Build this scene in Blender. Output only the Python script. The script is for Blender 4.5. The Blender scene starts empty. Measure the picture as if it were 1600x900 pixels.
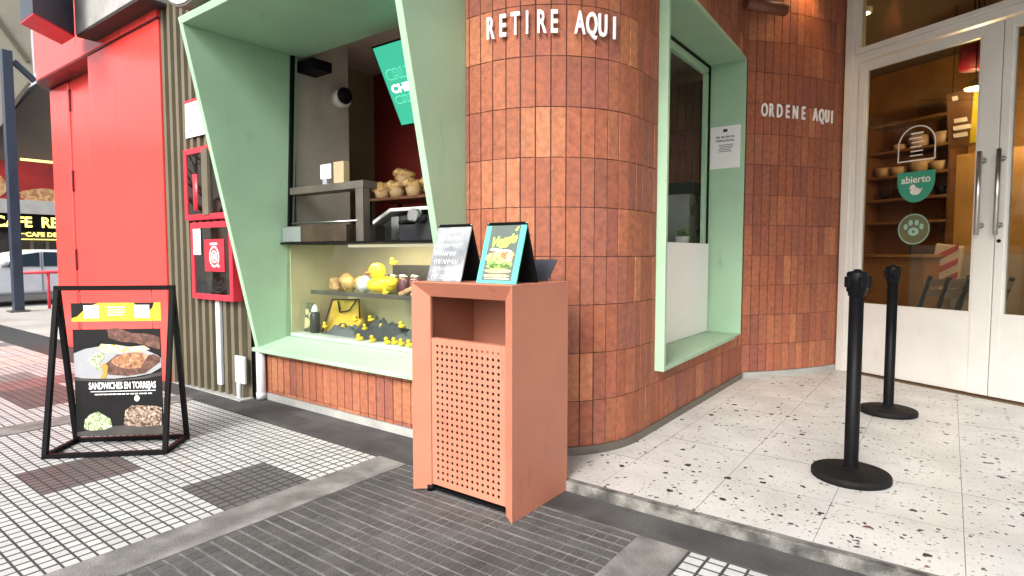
import bpy, bmesh, math, random
from mathutils import Vector, Matrix, noise
R = math.radians
random.seed(7)
S = bpy.context.scene
COL = S.collection

# ------------------------------------------------------------------ camera, sky, sun, exposure
CZ = 1.12; F = 920.0; YAW = R(36.6); PITCH = math.atan((450-396)/F)
cam = bpy.data.objects.new('camera', bpy.data.cameras.new('camera')); COL.objects.link(cam)
cam.location = (0, 0, CZ); cam.rotation_euler = (math.pi/2-PITCH, 0, YAW)
cam.data.sensor_width = 36; cam.data.lens = F/1600*36; cam.data.clip_start = .02; cam.data.clip_end = 3000
S.camera = cam
W = bpy.data.worlds.new('World'); S.world = W; W.use_nodes = True
wn = W.node_tree; bg = wn.nodes['Background']
sky = wn.nodes.new('ShaderNodeTexSky'); sky.sky_type = 'NISHITA'; sky.sun_disc = False
SUN_EL, SUN_AZ = R(36), R(172)          # azimuth clockwise from +Y
sky.sun_elevation = SUN_EL; sky.sun_rotation = SUN_AZ; sky.dust_density = 4; sky.air_density = 1.3; sky.ozone_density = 1
hs = wn.nodes.new('ShaderNodeHueSaturation'); hs.inputs['Saturation'].default_value = .35
wn.links.new(sky.outputs[0], hs.inputs['Color']); wn.links.new(hs.outputs[0], bg.inputs[0])
bg.inputs[1].default_value = .15
sl = bpy.data.lights.new('sun', 'SUN'); sl.energy = 1.5; sl.angle = R(20); sl.color = (1, .97, .93)
so = bpy.data.objects.new('sun', sl); COL.objects.link(so)
sd = Vector((math.sin(SUN_AZ)*math.cos(SUN_EL), math.cos(SUN_AZ)*math.cos(SUN_EL), math.sin(SUN_EL)))
so.rotation_euler = sd.to_track_quat('Z', 'Y').to_euler(); so.location = sd*30
S.view_settings.view_transform = 'Standard'; S.view_settings.look = 'None'; S.view_settings.gamma = 1
S.view_settings.exposure = 1.0
S.view_settings.use_curve_mapping = False

# ------------------------------------------------------------------ materials
MATS = {}
def mat(name, col, rough=.6, metal=0, var=.12, vs=6, bump=0, bs=120, emit=None, es=1, attr=False, spec=.5, col2=None, fine=.06, detail=4, grime=0):
    m = bpy.data.materials.new(name); m.use_nodes = True; nt = m.node_tree; N = nt.nodes; L = nt.links
    b = N['Principled BSDF']; b.inputs['Roughness'].default_value = rough; b.inputs['Metallic'].default_value = metal
    b.inputs['Specular IOR Level'].default_value = spec
    tc = N.new('ShaderNodeTexCoord')
    base = N.new('ShaderNodeRGB'); base.outputs[0].default_value = (*col, 1); out = base.outputs[0]
    if attr:
        a = N.new('ShaderNodeAttribute'); a.attribute_name = 'Col'; out = a.outputs['Color']
    if col2:
        n0 = N.new('ShaderNodeTexNoise'); n0.inputs['Scale'].default_value = vs*.7; n0.inputs['Detail'].default_value = 5; L.new(tc.outputs['Object'], n0.inputs['Vector'])
        r0 = N.new('ShaderNodeValToRGB'); r0.color_ramp.elements[0].position = .42; r0.color_ramp.elements[1].position = .62
        L.new(n0.outputs['Fac'], r0.inputs[0])
        mx = N.new('ShaderNodeMixRGB'); L.new(r0.outputs[0], mx.inputs[0]); L.new(out, mx.inputs[1]); mx.inputs[2].default_value = (*col2, 1); out = mx.outputs[0]
    def mult(scale, amt, out):
        n = N.new('ShaderNodeTexNoise'); n.inputs['Scale'].default_value = scale; n.inputs['Detail'].default_value = detail
        L.new(tc.outputs['Object'], n.inputs['Vector'])
        mr = N.new('ShaderNodeMapRange'); mr.inputs[1].default_value = .3; mr.inputs[2].default_value = .7
        mr.inputs[3].default_value = 1-amt; mr.inputs[4].default_value = 1+amt*.6; L.new(n.outputs['Fac'], mr.inputs[0])
        mm = N.new('ShaderNodeMixRGB'); mm.blend_type = 'MULTIPLY'; mm.inputs[0].default_value = 1
        L.new(out, mm.inputs[1]); L.new(mr.outputs[0], mm.inputs[2]); return mm.outputs[0], n
    if var: out, n1 = mult(vs, var, out)
    if fine: out, n2 = mult(vs*25, fine, out)
    if grime:
        for sc, p0, p1, k, st in ((9, .60, .72, grime, (1,1,.25)), (70, .68, .74, grime*1.3, (1,1,1))):   # old drips and chips
            gm = N.new('ShaderNodeMapping'); gm.inputs['Scale'].default_value = st; L.new(tc.outputs['Object'], gm.inputs['Vector'])
            gn = N.new('ShaderNodeTexNoise'); gn.inputs['Scale'].default_value = sc; gn.inputs['Detail'].default_value = 6; gn.inputs['Roughness'].default_value = .65; L.new(gm.outputs[0], gn.inputs['Vector'])
            gr = N.new('ShaderNodeMapRange'); gr.inputs[1].default_value = p0; gr.inputs[2].default_value = p1; gr.inputs[3].default_value = 1; gr.inputs[4].default_value = 1-k; L.new(gn.outputs['Fac'], gr.inputs[0])
            g2 = N.new('ShaderNodeMixRGB'); g2.blend_type = 'MULTIPLY'; g2.inputs[0].default_value = 1; L.new(out, g2.inputs[1]); L.new(gr.outputs[0], g2.inputs[2]); out = g2.outputs[0]
    L.new(out, b.inputs['Base Color'])
    if var:
        rr = N.new('ShaderNodeMapRange'); rr.inputs[1].default_value = .3; rr.inputs[2].default_value = .7
        rr.inputs[3].default_value = max(.03, rough-.08); rr.inputs[4].default_value = min(1, rough+.1)
        L.new(n1.outputs['Fac'], rr.inputs[0]); L.new(rr.outputs[0], b.inputs['Roughness'])
    if bump:
        nb = N.new('ShaderNodeTexNoise'); nb.inputs['Scale'].default_value = bs; nb.inputs['Detail'].default_value = 5; L.new(tc.outputs['Object'], nb.inputs['Vector'])
        bp = N.new('ShaderNodeBump'); bp.inputs['Strength'].default_value = bump; bp.inputs['Distance'].default_value = .004
        L.new(nb.outputs['Fac'], bp.inputs['Height']); L.new(bp.outputs[0], b.inputs['Normal'])
    if emit:
        b.inputs['Emission Color'].default_value = (*emit, 1); b.inputs['Emission Strength'].default_value = es
    MATS[name] = m
    return m
def multi(name, cols, scale, rough=.6, bump=0, emit=0):
    """several colours in patches (food, printed pictures)"""
    m = mat(name, cols[0], rough, var=0, fine=0, bump=bump, bs=scale*3); nt = m.node_tree; N = nt.nodes; L = nt.links
    tc = N.new('ShaderNodeTexCoord'); n = N.new('ShaderNodeTexNoise'); n.inputs['Scale'].default_value = scale; n.inputs['Detail'].default_value = 3; n.inputs['Distortion'].default_value = .6
    L.new(tc.outputs['Object'], n.inputs['Vector']); r = N.new('ShaderNodeValToRGB'); L.new(n.outputs['Fac'], r.inputs[0])
    e = r.color_ramp.elements
    k = len(cols)
    while len(e) < k: e.new(.5)
    for i, c in enumerate(cols): e[i].position = .3+.4*i/max(1, k-1); e[i].color = (*c, 1)
    b = N['Principled BSDF']; L.new(r.outputs[0], b.inputs['Base Color'])
    return m
def glass(name, tint=(.93, .96, .94), refl=1.0, rough=.01):
    m = bpy.data.materials.new(name); m.use_nodes = True; nt = m.node_tree; N = nt.nodes; L = nt.links
    N.remove(N['Principled BSDF']); o = N['Material Output']
    t = N.new('ShaderNodeBsdfTransparent'); t.inputs[0].default_value = (*tint, 1)
    g = N.new('ShaderNodeBsdfGlossy'); g.inputs['Roughness'].default_value = rough
    f = N.new('ShaderNodeLayerWeight'); f.inputs['Blend'].default_value = .5
    pw = N.new('ShaderNodeMath'); pw.operation = 'POWER'; pw.inputs[1].default_value = 5; L.new(f.outputs['Facing'], pw.inputs[0])
    mu = N.new('ShaderNodeMath'); mu.operation = 'MULTIPLY_ADD'; mu.inputs[1].default_value = .9*refl; mu.inputs[2].default_value = .035*refl; mu.use_clamp = True; L.new(pw.outputs[0], mu.inputs[0])
    x = N.new('ShaderNodeMixShader'); L.new(mu.outputs[0], x.inputs[0]); L.new(t.outputs[0], x.inputs[1]); L.new(g.outputs[0], x.inputs[2])
    L.new(x.outputs[0], o.inputs[0]); MATS[name] = m; return m

TILE = mat('terracotta', (.4, .14, .07), .75, attr=True, var=.29, vs=30, bump=1.0, bs=150, fine=.3, detail=9)
MORTAR = mat('mortar', (.06, .025, .018), .9)
MINT = mat('mint_paint', (.345, .525, .36), .4, var=.08, vs=3, fine=.03, bump=.1, bs=60, grime=.14)
CONC = mat('concrete', (.36, .36, .34), .85, var=.22, vs=4, bump=.4, fine=.12)
CONCD = mat('dark_cement', (.055, .055, .056), .8, var=.35, vs=5, bump=.6, fine=.3, col2=(.085, .085, .083))
STRIPM = mat('kerb_concrete', (.25, .24, .23), .85, var=.4, vs=8, bump=.7, fine=.3, col2=(.17, .165, .155))
GROUT = mat('grout', (.05, .05, .05), .9, var=.3, vs=8)
PAVE = mat('paving', (.7, .7, .7), .55, attr=True, var=.12, vs=5, bump=.35, bs=180, fine=.08)
BIN = mat('bin_paint', (.50, .19, .12), .5, var=.09, vs=4, fine=.06, bump=.15, bs=260, grime=.26)
BLACKP = mat('black_plastic', (.005, .005, .006), .42, var=.25, vs=12, bump=.15, spec=.10)
RUBBER = mat('black_rubber', (.009, .009, .009), .65, spec=.15, var=.45, vs=14, bump=.3, fine=.25)
BLACKM = mat('black_metal', (.005, .005, .006), .5, var=.15, spec=.10)
BLACK = mat('black_board', (.004, .004, .005), .7, spec=.15)
WHITEP = mat('white_paint', (.66, .65, .62), .42, var=.07, vs=3, fine=.03, bump=.06, grime=.08)
WHITEL = mat('white_letter', (.92, .92, .92), .4, var=.02)
RED = mat('red_paint', (.90, .075, .065), .22, var=.04, vs=.8, fine=.02, bump=.03, bs=2.0, grime=.08, spec=.35)
REDD = mat('hinge_and_shaded_red', (.07, .006, .01), .4)
REDF = mat('red_frame', (.62, .03, .05), .35)
RIB = mat('ribbed_metal', (.14, .12, .08), .5, var=.15, vs=3, fine=.05)
GLASS = glass('window_glass', refl=1.5); GLASSD = glass('door_glass', (.80, .79, .72), 1.1)
GLASSR = glass('cabinet_glass', (.6, .62, .62), 4.5); GLASSO = glass('order_glass', (.95,.95,.94), .18)
PAPER = mat('paper', (.80, .80, .80), .8, var=.03)
INK = mat('ink', (.03, .03, .035), .8, var=0)
STEEL = mat('brushed_steel', (.52, .52, .51), .32, metal=1, var=.12, vs=9)
STEELD = mat('dark_steel', (.17, .15, .13), .4, metal=.6, var=.2)
WOOD = mat('plywood', (.38, .20, .06), .5, var=.25, vs=3, fine=.1)
WOODD = mat('dark_wood', (.16, .07, .03), .5, var=.25, vs=4, fine=.12)
GREYW = mat('grey_plaster', (.46, .42, .36), .6, var=.22, vs=3)
BROWNW = mat('brown_plaster', (.22, .165, .09), .7, var=.12)
WINE = mat('wine_wall', (.22, .02, .015), .55)
CREAM = mat('cream_panel', (.62, .55, .36), .5, var=.12, vs=3, fine=.03)
CEIL = mat('brown_ceiling', (.50, .40, .33), .8)
YEL = mat('yellow_rubber', (.86, .63, .03), .35, var=.03, fine=0)
ORA = mat('orange_beak', (.75, .14, .02), .4, var=.03)
TEAL = mat('teal_frame', (.10, .56, .45), .45, var=.05)
SLATE = mat('chalk_slate', (.22, .24, .26), .85, var=.4, vs=14, col2=(.36, .38, .39), fine=.25)
CHALK = mat('chalk', (.72, .74, .74), .9, var=.25, vs=60)
DGREY = mat('dark_grey_cloth', (.05, .055, .06), .9, var=.2, bump=.3)
MIDG = mat('grey_cloth', (.12, .13, .14), .9, var=.2, bump=.3)
BEIGE = mat('beige_concrete', (.40, .37, .29), .85, var=.15, vs=.8)
SLATW = mat('brown_slats', (.13, .105, .08), .8, var=.25, vs=1)
POST = mat('blue_grey_post', (.035, .045, .075), .45)
CARW = mat('car_paint', (.62, .64, .68), .2, var=.02, fine=0)
CARG = mat('car_glass', (.03, .05, .07), .05, var=0, fine=0)
TYRE = mat('tyre', (.015, .015, .015), .85)
BOWL = mat('bowl_clay', (.5, .36, .24), .5)
BREAD = multi('bread', [(.30, .14, .05), (.52, .30, .12), (.66, .46, .24)], 22, .7, .5)
WRAP = multi('wrapped_bread', [(.36,.2,.07), (.66,.42,.16), (.5,.28,.09), (.78,.62,.36)], 30, .35, .5)

# ------------------------------------------------------------------ mesh helpers
base = {}
class MB:
    def __init__(s): s.v = []; s.f = []; s.c = []; s.sm = []; s.cur = (1, 1, 1)
    def add(s, vs, fs, smooth=False):
        o = len(s.v); s.v += [Vector(v) for v in vs]
        for f in fs: s.f.append([o+i for i in f]); s.c.append(s.cur); s.sm.append(smooth)
        return s
    def quad(s, *p): return s.add(p, [tuple(range(len(p)))])
    def box(s, x0, x1, y0, y1, z0, z1):
        return s.add([(x0,y0,z0),(x1,y0,z0),(x1,y1,z0),(x0,y1,z0),(x0,y0,z1),(x1,y0,z1),(x1,y1,z1),(x0,y1,z1)],
                     [(0,3,2,1),(4,5,6,7),(0,1,5,4),(1,2,6,5),(2,3,7,6),(3,0,4,7)])
    def prism(s, pts, ext):
        n = len(pts); e = Vector(ext); p = [Vector(q) for q in pts]
        return s.add(p+[q+e for q in p], [tuple(range(n-1,-1,-1)), tuple(range(n,2*n))]+[(i,(i+1)%n,n+(i+1)%n,n+i) for i in range(n)])
    def bar(s, a, b, w, h=None, up=(0,0,1)):
        a, b = Vector(a), Vector(b); h = h or w; d = (b-a).normalized(); u = Vector(up)
        if abs(d.dot(u)) > .98: u = Vector((1,0,0))
        r = d.cross(u).normalized()*w/2; u = r.cross(d).normalized()*h/2
        return s.prism([a-r-u, a+r-u, a+r+u, a-r+u], b-a)
    def tube(s, pts, r, n=10, caps=True):
        pts = [Vector(p) for p in pts]; rr = r if isinstance(r, (list, tuple)) else [r]*len(pts); vs = []; k = len(pts)
        for i, p in enumerate(pts):
            d = (pts[min(i+1,k-1)]-pts[max(i-1,0)]).normalized(); u = Vector((0,0,1)) if abs(d.z) < .95 else Vector((1,0,0))
            a = d.cross(u).normalized(); b = a.cross(d)
            vs += [p+(a*math.cos(2*math.pi*j/n)+b*math.sin(2*math.pi*j/n))*rr[i] for j in range(n)]
        fs = [(i*n+j, i*n+(j+1)%n, (i+1)*n+(j+1)%n, (i+1)*n+j) for i in range(k-1) for j in range(n)]
        s.add(vs, fs, True)
        if caps:
            s.add(vs[:n], [tuple(range(n-1,-1,-1))]); s.add(vs[-n:], [tuple(range(n))])
        return s
    def lathe(s, prof, n=24, c=(0,0,0), sx=1, sy=1):
        c = Vector(c); vs = [c+Vector((r*math.cos(2*math.pi*j/n)*sx, r*math.sin(2*math.pi*j/n)*sy, z)) for r, z in prof for j in range(n)]
        k = len(prof)
        return s.add(vs, [(i*n+j, i*n+(j+1)%n, (i+1)*n+(j+1)%n, (i+1)*n+j) for i in range(k-1) for j in range(n)], True)
    def ball(s, c, rx, ry=None, rz=None, n=14, jit=0, seed=0):
        ry = ry or rx; rz = rz or rx; c = Vector(c); m = n//2+1; vs = []; fs = []
        for i in range(m):
            t = math.pi*i/(m-1)
            for j in range(n):
                d = Vector((math.sin(t)*math.cos(2*math.pi*j/n), math.sin(t)*math.sin(2*math.pi*j/n), math.cos(t)))
                k = 1+jit*(noise.noise(d*1.7+Vector((seed*3.1, seed*1.7, seed)))+.45*noise.noise(d*4.3+Vector((seed, 5.2, seed*2.3)))) if jit else 1
                vs.append(c+Vector((d.x*rx, d.y*ry, d.z*rz))*k)
        fs = [(i*n+j, (i+1)*n+j, (i+1)*n+(j+1)%n, i*n+(j+1)%n) for i in range(m-1) for j in range(n)]
        return s.add(vs, fs, True)
    def build(s, name, material, parent=None, bevel=0, seg=2, sub=0, attr=False):
        me = bpy.data.meshes.new(name); o = bpy.data.objects.new(name, me); COL.objects.link(o)
        if parent is None:
            xs = [v.x for v in s.v]; ys = [v.y for v in s.v]; zs = [v.z for v in s.v]
            off = Vector(((min(xs)+max(xs))/2, (min(ys)+max(ys))/2, min(zs))); o.location = off
        else:
            off = base[parent.name]; o.parent = parent
        base[o.name] = off
        me.from_pydata([v-off for v in s.v], [], s.f)
        me.polygons.foreach_set('use_smooth', s.sm)
        if attr:
            ca = me.color_attributes.new('Col', 'FLOAT_COLOR', 'CORNER'); i = 0
            for p, c in zip(me.polygons, s.c):
                for _ in p.vertices: ca.data[i].color = (*c, 1); i += 1
        me.materials.append(material)
        if sub or any(s.sm):
            bm = bmesh.new(); bm.from_mesh(me); bmesh.ops.remove_doubles(bm, verts=bm.verts, dist=1e-5); bmesh.ops.recalc_face_normals(bm, faces=bm.faces); bm.to_mesh(me); bm.free()
        else:
            bm = bmesh.new(); bm.from_mesh(me); bmesh.ops.recalc_face_normals(bm, faces=bm.faces); bm.to_mesh(me); bm.free()
        if bevel:
            md = o.modifiers.new('bevel', 'BEVEL'); md.width = bevel; md.segments = seg; md.limit_method = 'ANGLE'; md.angle_limit = R(40)
        if sub:
            md = o.modifiers.new('sub', 'SUBSURF'); md.levels = sub; md.render_levels = sub
        return o
def tag(o, label=None, cat=None, group=None, kind=None):
    if label: o['label'] = label
    if cat: o['category'] = cat
    if group: o['group'] = group
    if kind: o['kind'] = kind
    return o
def thing(name, label, cat, loc=(0,0,0), rz=0, group=None):
    o = bpy.data.objects.new(name, None); COL.objects.link(o); o.location = loc; o.rotation_euler = (0,0,rz); o.empty_display_size = .05
    base[o.name] = Vector(loc) if rz == 0 else Vector((0,0,0))     # unrotated things take world coordinates, rotated ones local
    return tag(o, label, cat, group)
def copy_thing(o, loc, label=None, rz=None):
    c = o.copy(); COL.objects.link(c); c.location = loc
    if label: c['label'] = label
    if rz is not None: c.rotation_euler.z = rz
    for ch in list(o.children):
        d = ch.copy(); COL.objects.link(d); d.parent = c
        for g in list(ch.children):
            e = g.copy(); COL.objects.link(e); e.parent = d
    return c
def at(x, y, Y=None, X=None):
    """point of the street seen along a measured direction, at a known distance Y (or X)"""
    f = Vector((-math.sin(YAW)*math.cos(PITCH), math.cos(YAW)*math.cos(PITCH), -math.sin(PITCH)))
    r = Vector((math.cos(YAW), math.sin(YAW), 0)); u = r.cross(f); d = f+r*((x-800)/F)+u*((450-y)/F)
    t = Y/d.y if Y is not None else X/d.x
    return Vector((0,0,CZ))+d*t
# lettering ---------------------------------------------------------
def glyphs(s, bold=0.0, space=1.0):
    cu = bpy.data.curves.new('t', 'FONT'); cu.body = s; cu.size = 1; cu.offset = bold; cu.space_character = space; cu.resolution_u = 3
    o = bpy.data.objects.new('t', cu); me = bpy.data.meshes.new_from_object(o)
    v = [p.co.copy() for p in me.vertices]; f = [list(p.vertices) for p in me.polygons]
    bpy.data.objects.remove(o); bpy.data.curves.remove(cu); bpy.data.meshes.remove(me); return v, f
CAP = None
def text(mb, s, O, u, v, h, xs=1, bold=0.0, align='C', depth=0, space=1.0, width=None):
    """letters s with cap height h in the plane (u, v); depth pushes a body out along the normal"""
    global CAP
    if CAP is None: CAP = max(p.y for p in glyphs('E')[0])
    V, Fc = glyphs(s, bold, space)
    if not V: return
    O, u, v = Vector(O), Vector(u).normalized(), Vector(v).normalized(); n = u.cross(v); k = h/CAP
    x0 = min(p.x for p in V); x1 = max(p.x for p in V)
    kx = k*xs if width is None else width/(x1-x0)
    ax = {'C': (x0+x1)/2, 'L': x0, 'R': x1}[align]
    P = [O+u*((p.x-ax)*kx)+v*(p.y*k) for p in V]
    if depth:
        m = len(P); edges = {}
        for f in Fc:
            for a, b in zip(f, f[1:]+f[:1]):
                e = (min(a,b), max(a,b)); edges[e] = None if e in edges else (a, b)
        fs = [[i+m for i in f] for f in Fc]+[list(reversed(f)) for f in Fc]+[[a, b, b+m, a+m] for e, q in edges.items() if q for a, b in [q]]
        mb.add(P+[p+n*depth for p in P], fs)
    else: mb.add(P, Fc)
def flat(mb, O, u, v, pts):
    O, u, v = Vector(O), Vector(u).normalized(), Vector(v).normalized()
    mb.add([O+u*a+v*b for a, b in pts], [tuple(range(len(pts)))])
def ell(cx, cy, rx, ry, n=28, jit=0, a0=0, a1=360):
    return [(cx+rx*math.cos(R(a0+(a1-a0)*i/n))*(1+jit*(random.random()-.5)), cy+ry*math.sin(R(a0+(a1-a0)*i/n))*(1+jit*(random.random()-.5))) for i in range(n+(0 if a1-a0 == 360 else 1))]
def rect(x0, x1, y0, y1): return [(x0,y0),(x1,y0),(x1,y1),(x0,y1)]
def strokes(mb, O, u, v, x0, x1, y0, y1, rows, th=.004, jit=.3):
    """lines of handwriting too small to read: short wobbly strokes"""
    for i in range(rows):
        y = y1-(y1-y0)*(i+.5)/rows; x = x0+(x1-x0)*.12*random.random(); end = x1-(x1-x0)*.3*random.random()
        while x < end:
            w = th*(1.2+2*random.random()); h = (y1-y0)/rows*(.35+.4*random.random())
            k = random.random()
            if k < .4: p = [(x,y-h/2),(x+th*.5,y-h/2),(x+w,y+h/2),(x+w-th*.5,y+h/2)]
            elif k < .7: p = rect(x, x+th*.5, y-h/2, y+h/2)
            else: p = rect(x, x+w, y-th*.25, y+th*.25)
            flat(mb, O, u, v, p); x += w+th*.4
            if random.random() < .16: x += th*3

# ------------------------------------------------------------------ ground
m = MB(); m.quad((-900,-900,-.14),(900,-900,-.14),(900,900,-.14),(-900,900,-.14)); o = m.build('road', mat('asphalt', (.07,.07,.07), .85, var=.2, vs=.5, bump=.4, fine=.2)); tag(o, kind='structure')
m = MB(); m.box(-15.6, 9, -4.5, 2.60, -.3, 0)
tag(m.build('sidewalk', GROUT), kind='structure')
m = MB(); m.box(-15.75, -15.6, -4.65, 14, -.3, .0); m.box(-15.6, 9, -4.65, -4.5, -.3, .0); tag(m.build('kerb', CONC), kind='structure')
m = MB(); m.box(-15.6, -5.0, 2.60, 14, -.3, -.002); tag(m.build('side_pavement', mat('pale_paving', (.52,.48,.43), .7, var=.25, vs=1.2, fine=.1)), kind='structure')
WT, BR, DG, GY, PK, BE = (.51,.52,.51), (.14,.105,.10), (.11,.108,.105), (.24,.24,.235), (.26,.15,.14), (.56,.50,.45)
paved = MB(); mort = MB()
CELL = .424
def pad(x0, x1, y0, y1, col, gap, z=.0014):
    j = 1+.14*(random.random()-.5); paved.cur = tuple(c*j for c in col)
    dz = random.uniform(-.0003, .0003); g = gap/2; i = .001
    a, b, c, d = x0+g, x1-g, y0+g, y1-g; z += dz; top = paved.cur
    paved.add([(a,c,.0002),(b,c,.0002),(b,d,.0002),(a,d,.0002),(a+i,c+i,z),(b-i,c+i,z),(b-i,d-i,z),(a+i,d-i,z)], [(4,5,6,7),(0,1,5,4),(1,2,6,5),(2,3,7,6),(3,0,4,7)])
    paved.c[-4:] = [tuple(q*.3 for q in top)]*4
def cell(x0, y0, col, rot=False, ymax=2.125, nx=8, ny=8, gap=.0075, gx=.0095):
    if col in (BR, DG): nx = 9
    if rot: nx, ny = ny, nx
    for i in range(nx):
        for j in range(ny):
            a, b = x0+CELL*i/nx, x0+CELL*(i+1)/nx; c, d = y0+CELL*j/ny, y0+CELL*(j+1)/ny
            if c >= ymax-.01: continue
            jx = random.uniform(-.0008, .0008)
            pad(a+(gap-gx)*-.5*(0 if rot else 1)+jx, b+(gap-gx)*.5*(0 if rot else 1)+jx, c, min(d, ymax), col, gap)
Y0 = 2.115-5*CELL
specials = {(-1, 3): DG, (-3, 2): BR, (-4, -1): BR}
for i in range(-5, 0):                                  # white field between the two concrete bands
    for j in range(-3, 6):
        cell(-2.492+i*CELL, Y0+j*CELL, specials.get((i, j), WT), ymax=2.125)
for i in range(-6, 0):                                  # beyond the second band
    for j in range(-1, 6):
        c = WT
        if j in (1, 3) and i in (-2, -3): c = BR
        if i == -4 and j < 5: c = PK
        if i in (-5, -6) and j < 4: c = [WT, PK, GY][(j*2-i) % 3]
        cell(-4.86+i*CELL, Y0+j*CELL, c, ymax=2.125)
for i in range(-14, 0):                                 # the far end, paler with use
    for j in range(-3, 6): cell(-7.41+i*CELL, Y0+j*CELL, random.choice([BE, BE, WT, (.5,.44,.4), GY]), nx=4, ny=4, gap=.006)
tag(paved.build('sidewalk_tiles', PAVE, attr=True), kind='structure')
paved = MB()
# worn dark field between the first band and the next
PX0, PX1 = -2.272, -.955
nxd = int(round((PX1-PX0)/.0487))
for j in range(-24, 40):
    y0 = Y0+j*.0575; y1 = y0+.0575
    if y0 > 2.1: continue
    for k in range(nxd):
        x0 = PX0+(PX1-PX0)*k/nxd; x1 = PX0+(PX1-PX0)*(k+1)/nxd
        wear = noise.noise(Vector((x0*1.6, y0*1.6, 3)))
        g = .0095 if wear > -.2 else .006
        c = tuple(q*.8*(1+.3*wear) for q in DG)
        # long light joints run with the wall, cross cuts are nearly worn away except near the bin
        crossg = .003 if not (-1.95 < x0 < -1.45 and y0 > 1.35) else .0055
        j2 = 1+.2*(random.random()-.5); paved.cur = tuple(q*j2 for q in c)
        z = .0032+random.uniform(-.0005,.0005); h = crossg/2; i2 = .001
        a, b, cc, d = x0+h, x1-h, y0+g/2, min(y1, 2.12)-g/2
        paved.add([(a,cc,.001),(b,cc,.001),(b,d,.001),(a,d,.001),(a+i2,cc+i2,z),(b-i2,cc+i2,z),(b-i2,d-i2,z),(a+i2,d-i2,z)], [(4,5,6,7),(0,1,5,4),(1,2,6,5),(2,3,7,6),(3,0,4,7)])
tag(paved.build('worn_sidewalk_tiles', mat('worn_paving', (.1,.1,.1), .75, attr=True, var=.3, vs=6, bump=.8, bs=140, fine=.3), attr=True), kind='structure')
m = MB(); m.quad((PX0,-4.4,.0014),(PX1,-4.4,.0014),(PX1,2.13,.0014),(PX0,2.13,.0014)); tag(m.build('joint_mortar', mat('light_mortar', (.215,.21,.205), .9, var=.35, vs=9, col2=(.13,.13,.127))), kind='structure')
paved = MB()
for i in range(0, 14):
    for j in range(-3, 6): cell(-.745+i*CELL, Y0+j*CELL+.03, WT, rot=True, ymax=2.13, nx=8, ny=6, gap=.009)
tag(paved.build('white_sidewalk_tiles', PAVE, attr=True), kind='structure')
m = MB()
for x0, x1 in ((-2.492+.004, -2.276), (-.952, -.75), (-4.856, -4.62)):
    m.box(x0, x1, -4.4, 2.125, -.02, .0058)
m.box(-7.41, -7.41+.004, -4.4, 2.1, -.02, .004)
tag(m.build('concrete_bands', STRIPM, bevel=.002), kind='structure')
m = MB(); m.box(-5.6, 9, 2.13, 2.325, -.02, .0045); tag(m.build('cement_strip', CONCD), kind='structure')
m = MB(); m.box(-5.6, -1.62, 2.335, 2.60, -.02, .003); tag(m.build('wall_foot_strip', CONCD), kind='structure')

# terrazzo entrance floor -------------------------------------------------
def terrazzo():
    m = bpy.data.materials.new('terrazzo'); m.use_nodes = True; nt = m.node_tree; N = nt.nodes; L = nt.links; b = N['Principled BSDF']
    tc = N.new('ShaderNodeTexCoord')
    wob = N.new('ShaderNodeTexNoise'); wob.inputs['Scale'].default_value = 45; wob.inputs['Detail'].default_value = 2; L.new(tc.outputs['Object'], wob.inputs['Vector'])
    wv = N.new('ShaderNodeVectorMath'); wv.operation = 'MULTIPLY_ADD'; L.new(wob.outputs['Color'], wv.inputs[0]); wv.inputs[1].default_value = (.032,.032,0); L.new(tc.outputs['Object'], wv.inputs[2])
    out = None
    bn = N.new('ShaderNodeTexNoise'); bn.inputs['Scale'].default_value = 3; bn.inputs['Detail'].default_value = 5; L.new(tc.outputs['Object'], bn.inputs['Vector'])
    br = N.new('ShaderNodeValToRGB'); br.color_ramp.elements[0].color = (.46,.455,.435,1); br.color_ramp.elements[1].color = (.57,.565,.545,1); br.color_ramp.elements[0].position = .35; br.color_ramp.elements[1].position = .65
    L.new(bn.outputs['Fac'], br.inputs[0]); out = br.outputs[0]
    for sc, th, pick, dark in ((19, .36, .76, (.02,.02,.022)), (38, .37, .70, (.05,.048,.05)), (75, .36, .60, (.22,.20,.19)), (30, .28, .90, (.20,.09,.05)), (45, .33, .7, (.40,.39,.37)), (95,.3,.7,(.3,.29,.28))):
        v = N.new('ShaderNodeTexVoronoi'); v.inputs['Scale'].default_value = sc; L.new(wv.outputs[0], v.inputs['Vector'])
        st = N.new('ShaderNodeVectorMath'); st.operation = 'MULTIPLY'; st.inputs[1].default_value = (1,1,0)
        sep = N.new('ShaderNodeSeparateColor'); L.new(v.outputs['Color'], sep.inputs[0])
        th_m = N.new('ShaderNodeMath'); th_m.operation = 'MULTIPLY'; L.new(sep.outputs[1], th_m.inputs[0]); th_m.inputs[1].default_value = th
        ls = N.new('ShaderNodeMath'); ls.operation = 'LESS_THAN'; L.new(v.outputs['Distance'], ls.inputs[0]); L.new(th_m.outputs[0], ls.inputs[1])
        gt = N.new('ShaderNodeMath'); gt.operation = 'GREATER_THAN'; L.new(sep.outputs[0], gt.inputs[0]); gt.inputs[1].default_value = pick
        mu = N.new('ShaderNodeMath'); mu.operation = 'MULTIPLY'; L.new(ls.outputs[0], mu.inputs[0]); L.new(gt.outputs[0], mu.inputs[1])
        mx = N.new('ShaderNodeMixRGB'); L.new(mu.outputs[0], mx.inputs[0]); L.new(out, mx.inputs[1]); mx.inputs[2].default_value = (*dark, 1); out = mx.outputs[0]
    L.new(out, b.inputs['Base Color']); b.inputs['Roughness'].default_value = .42
    return m
TZ = terrazzo()
FZ = .05
m = MB()
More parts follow.
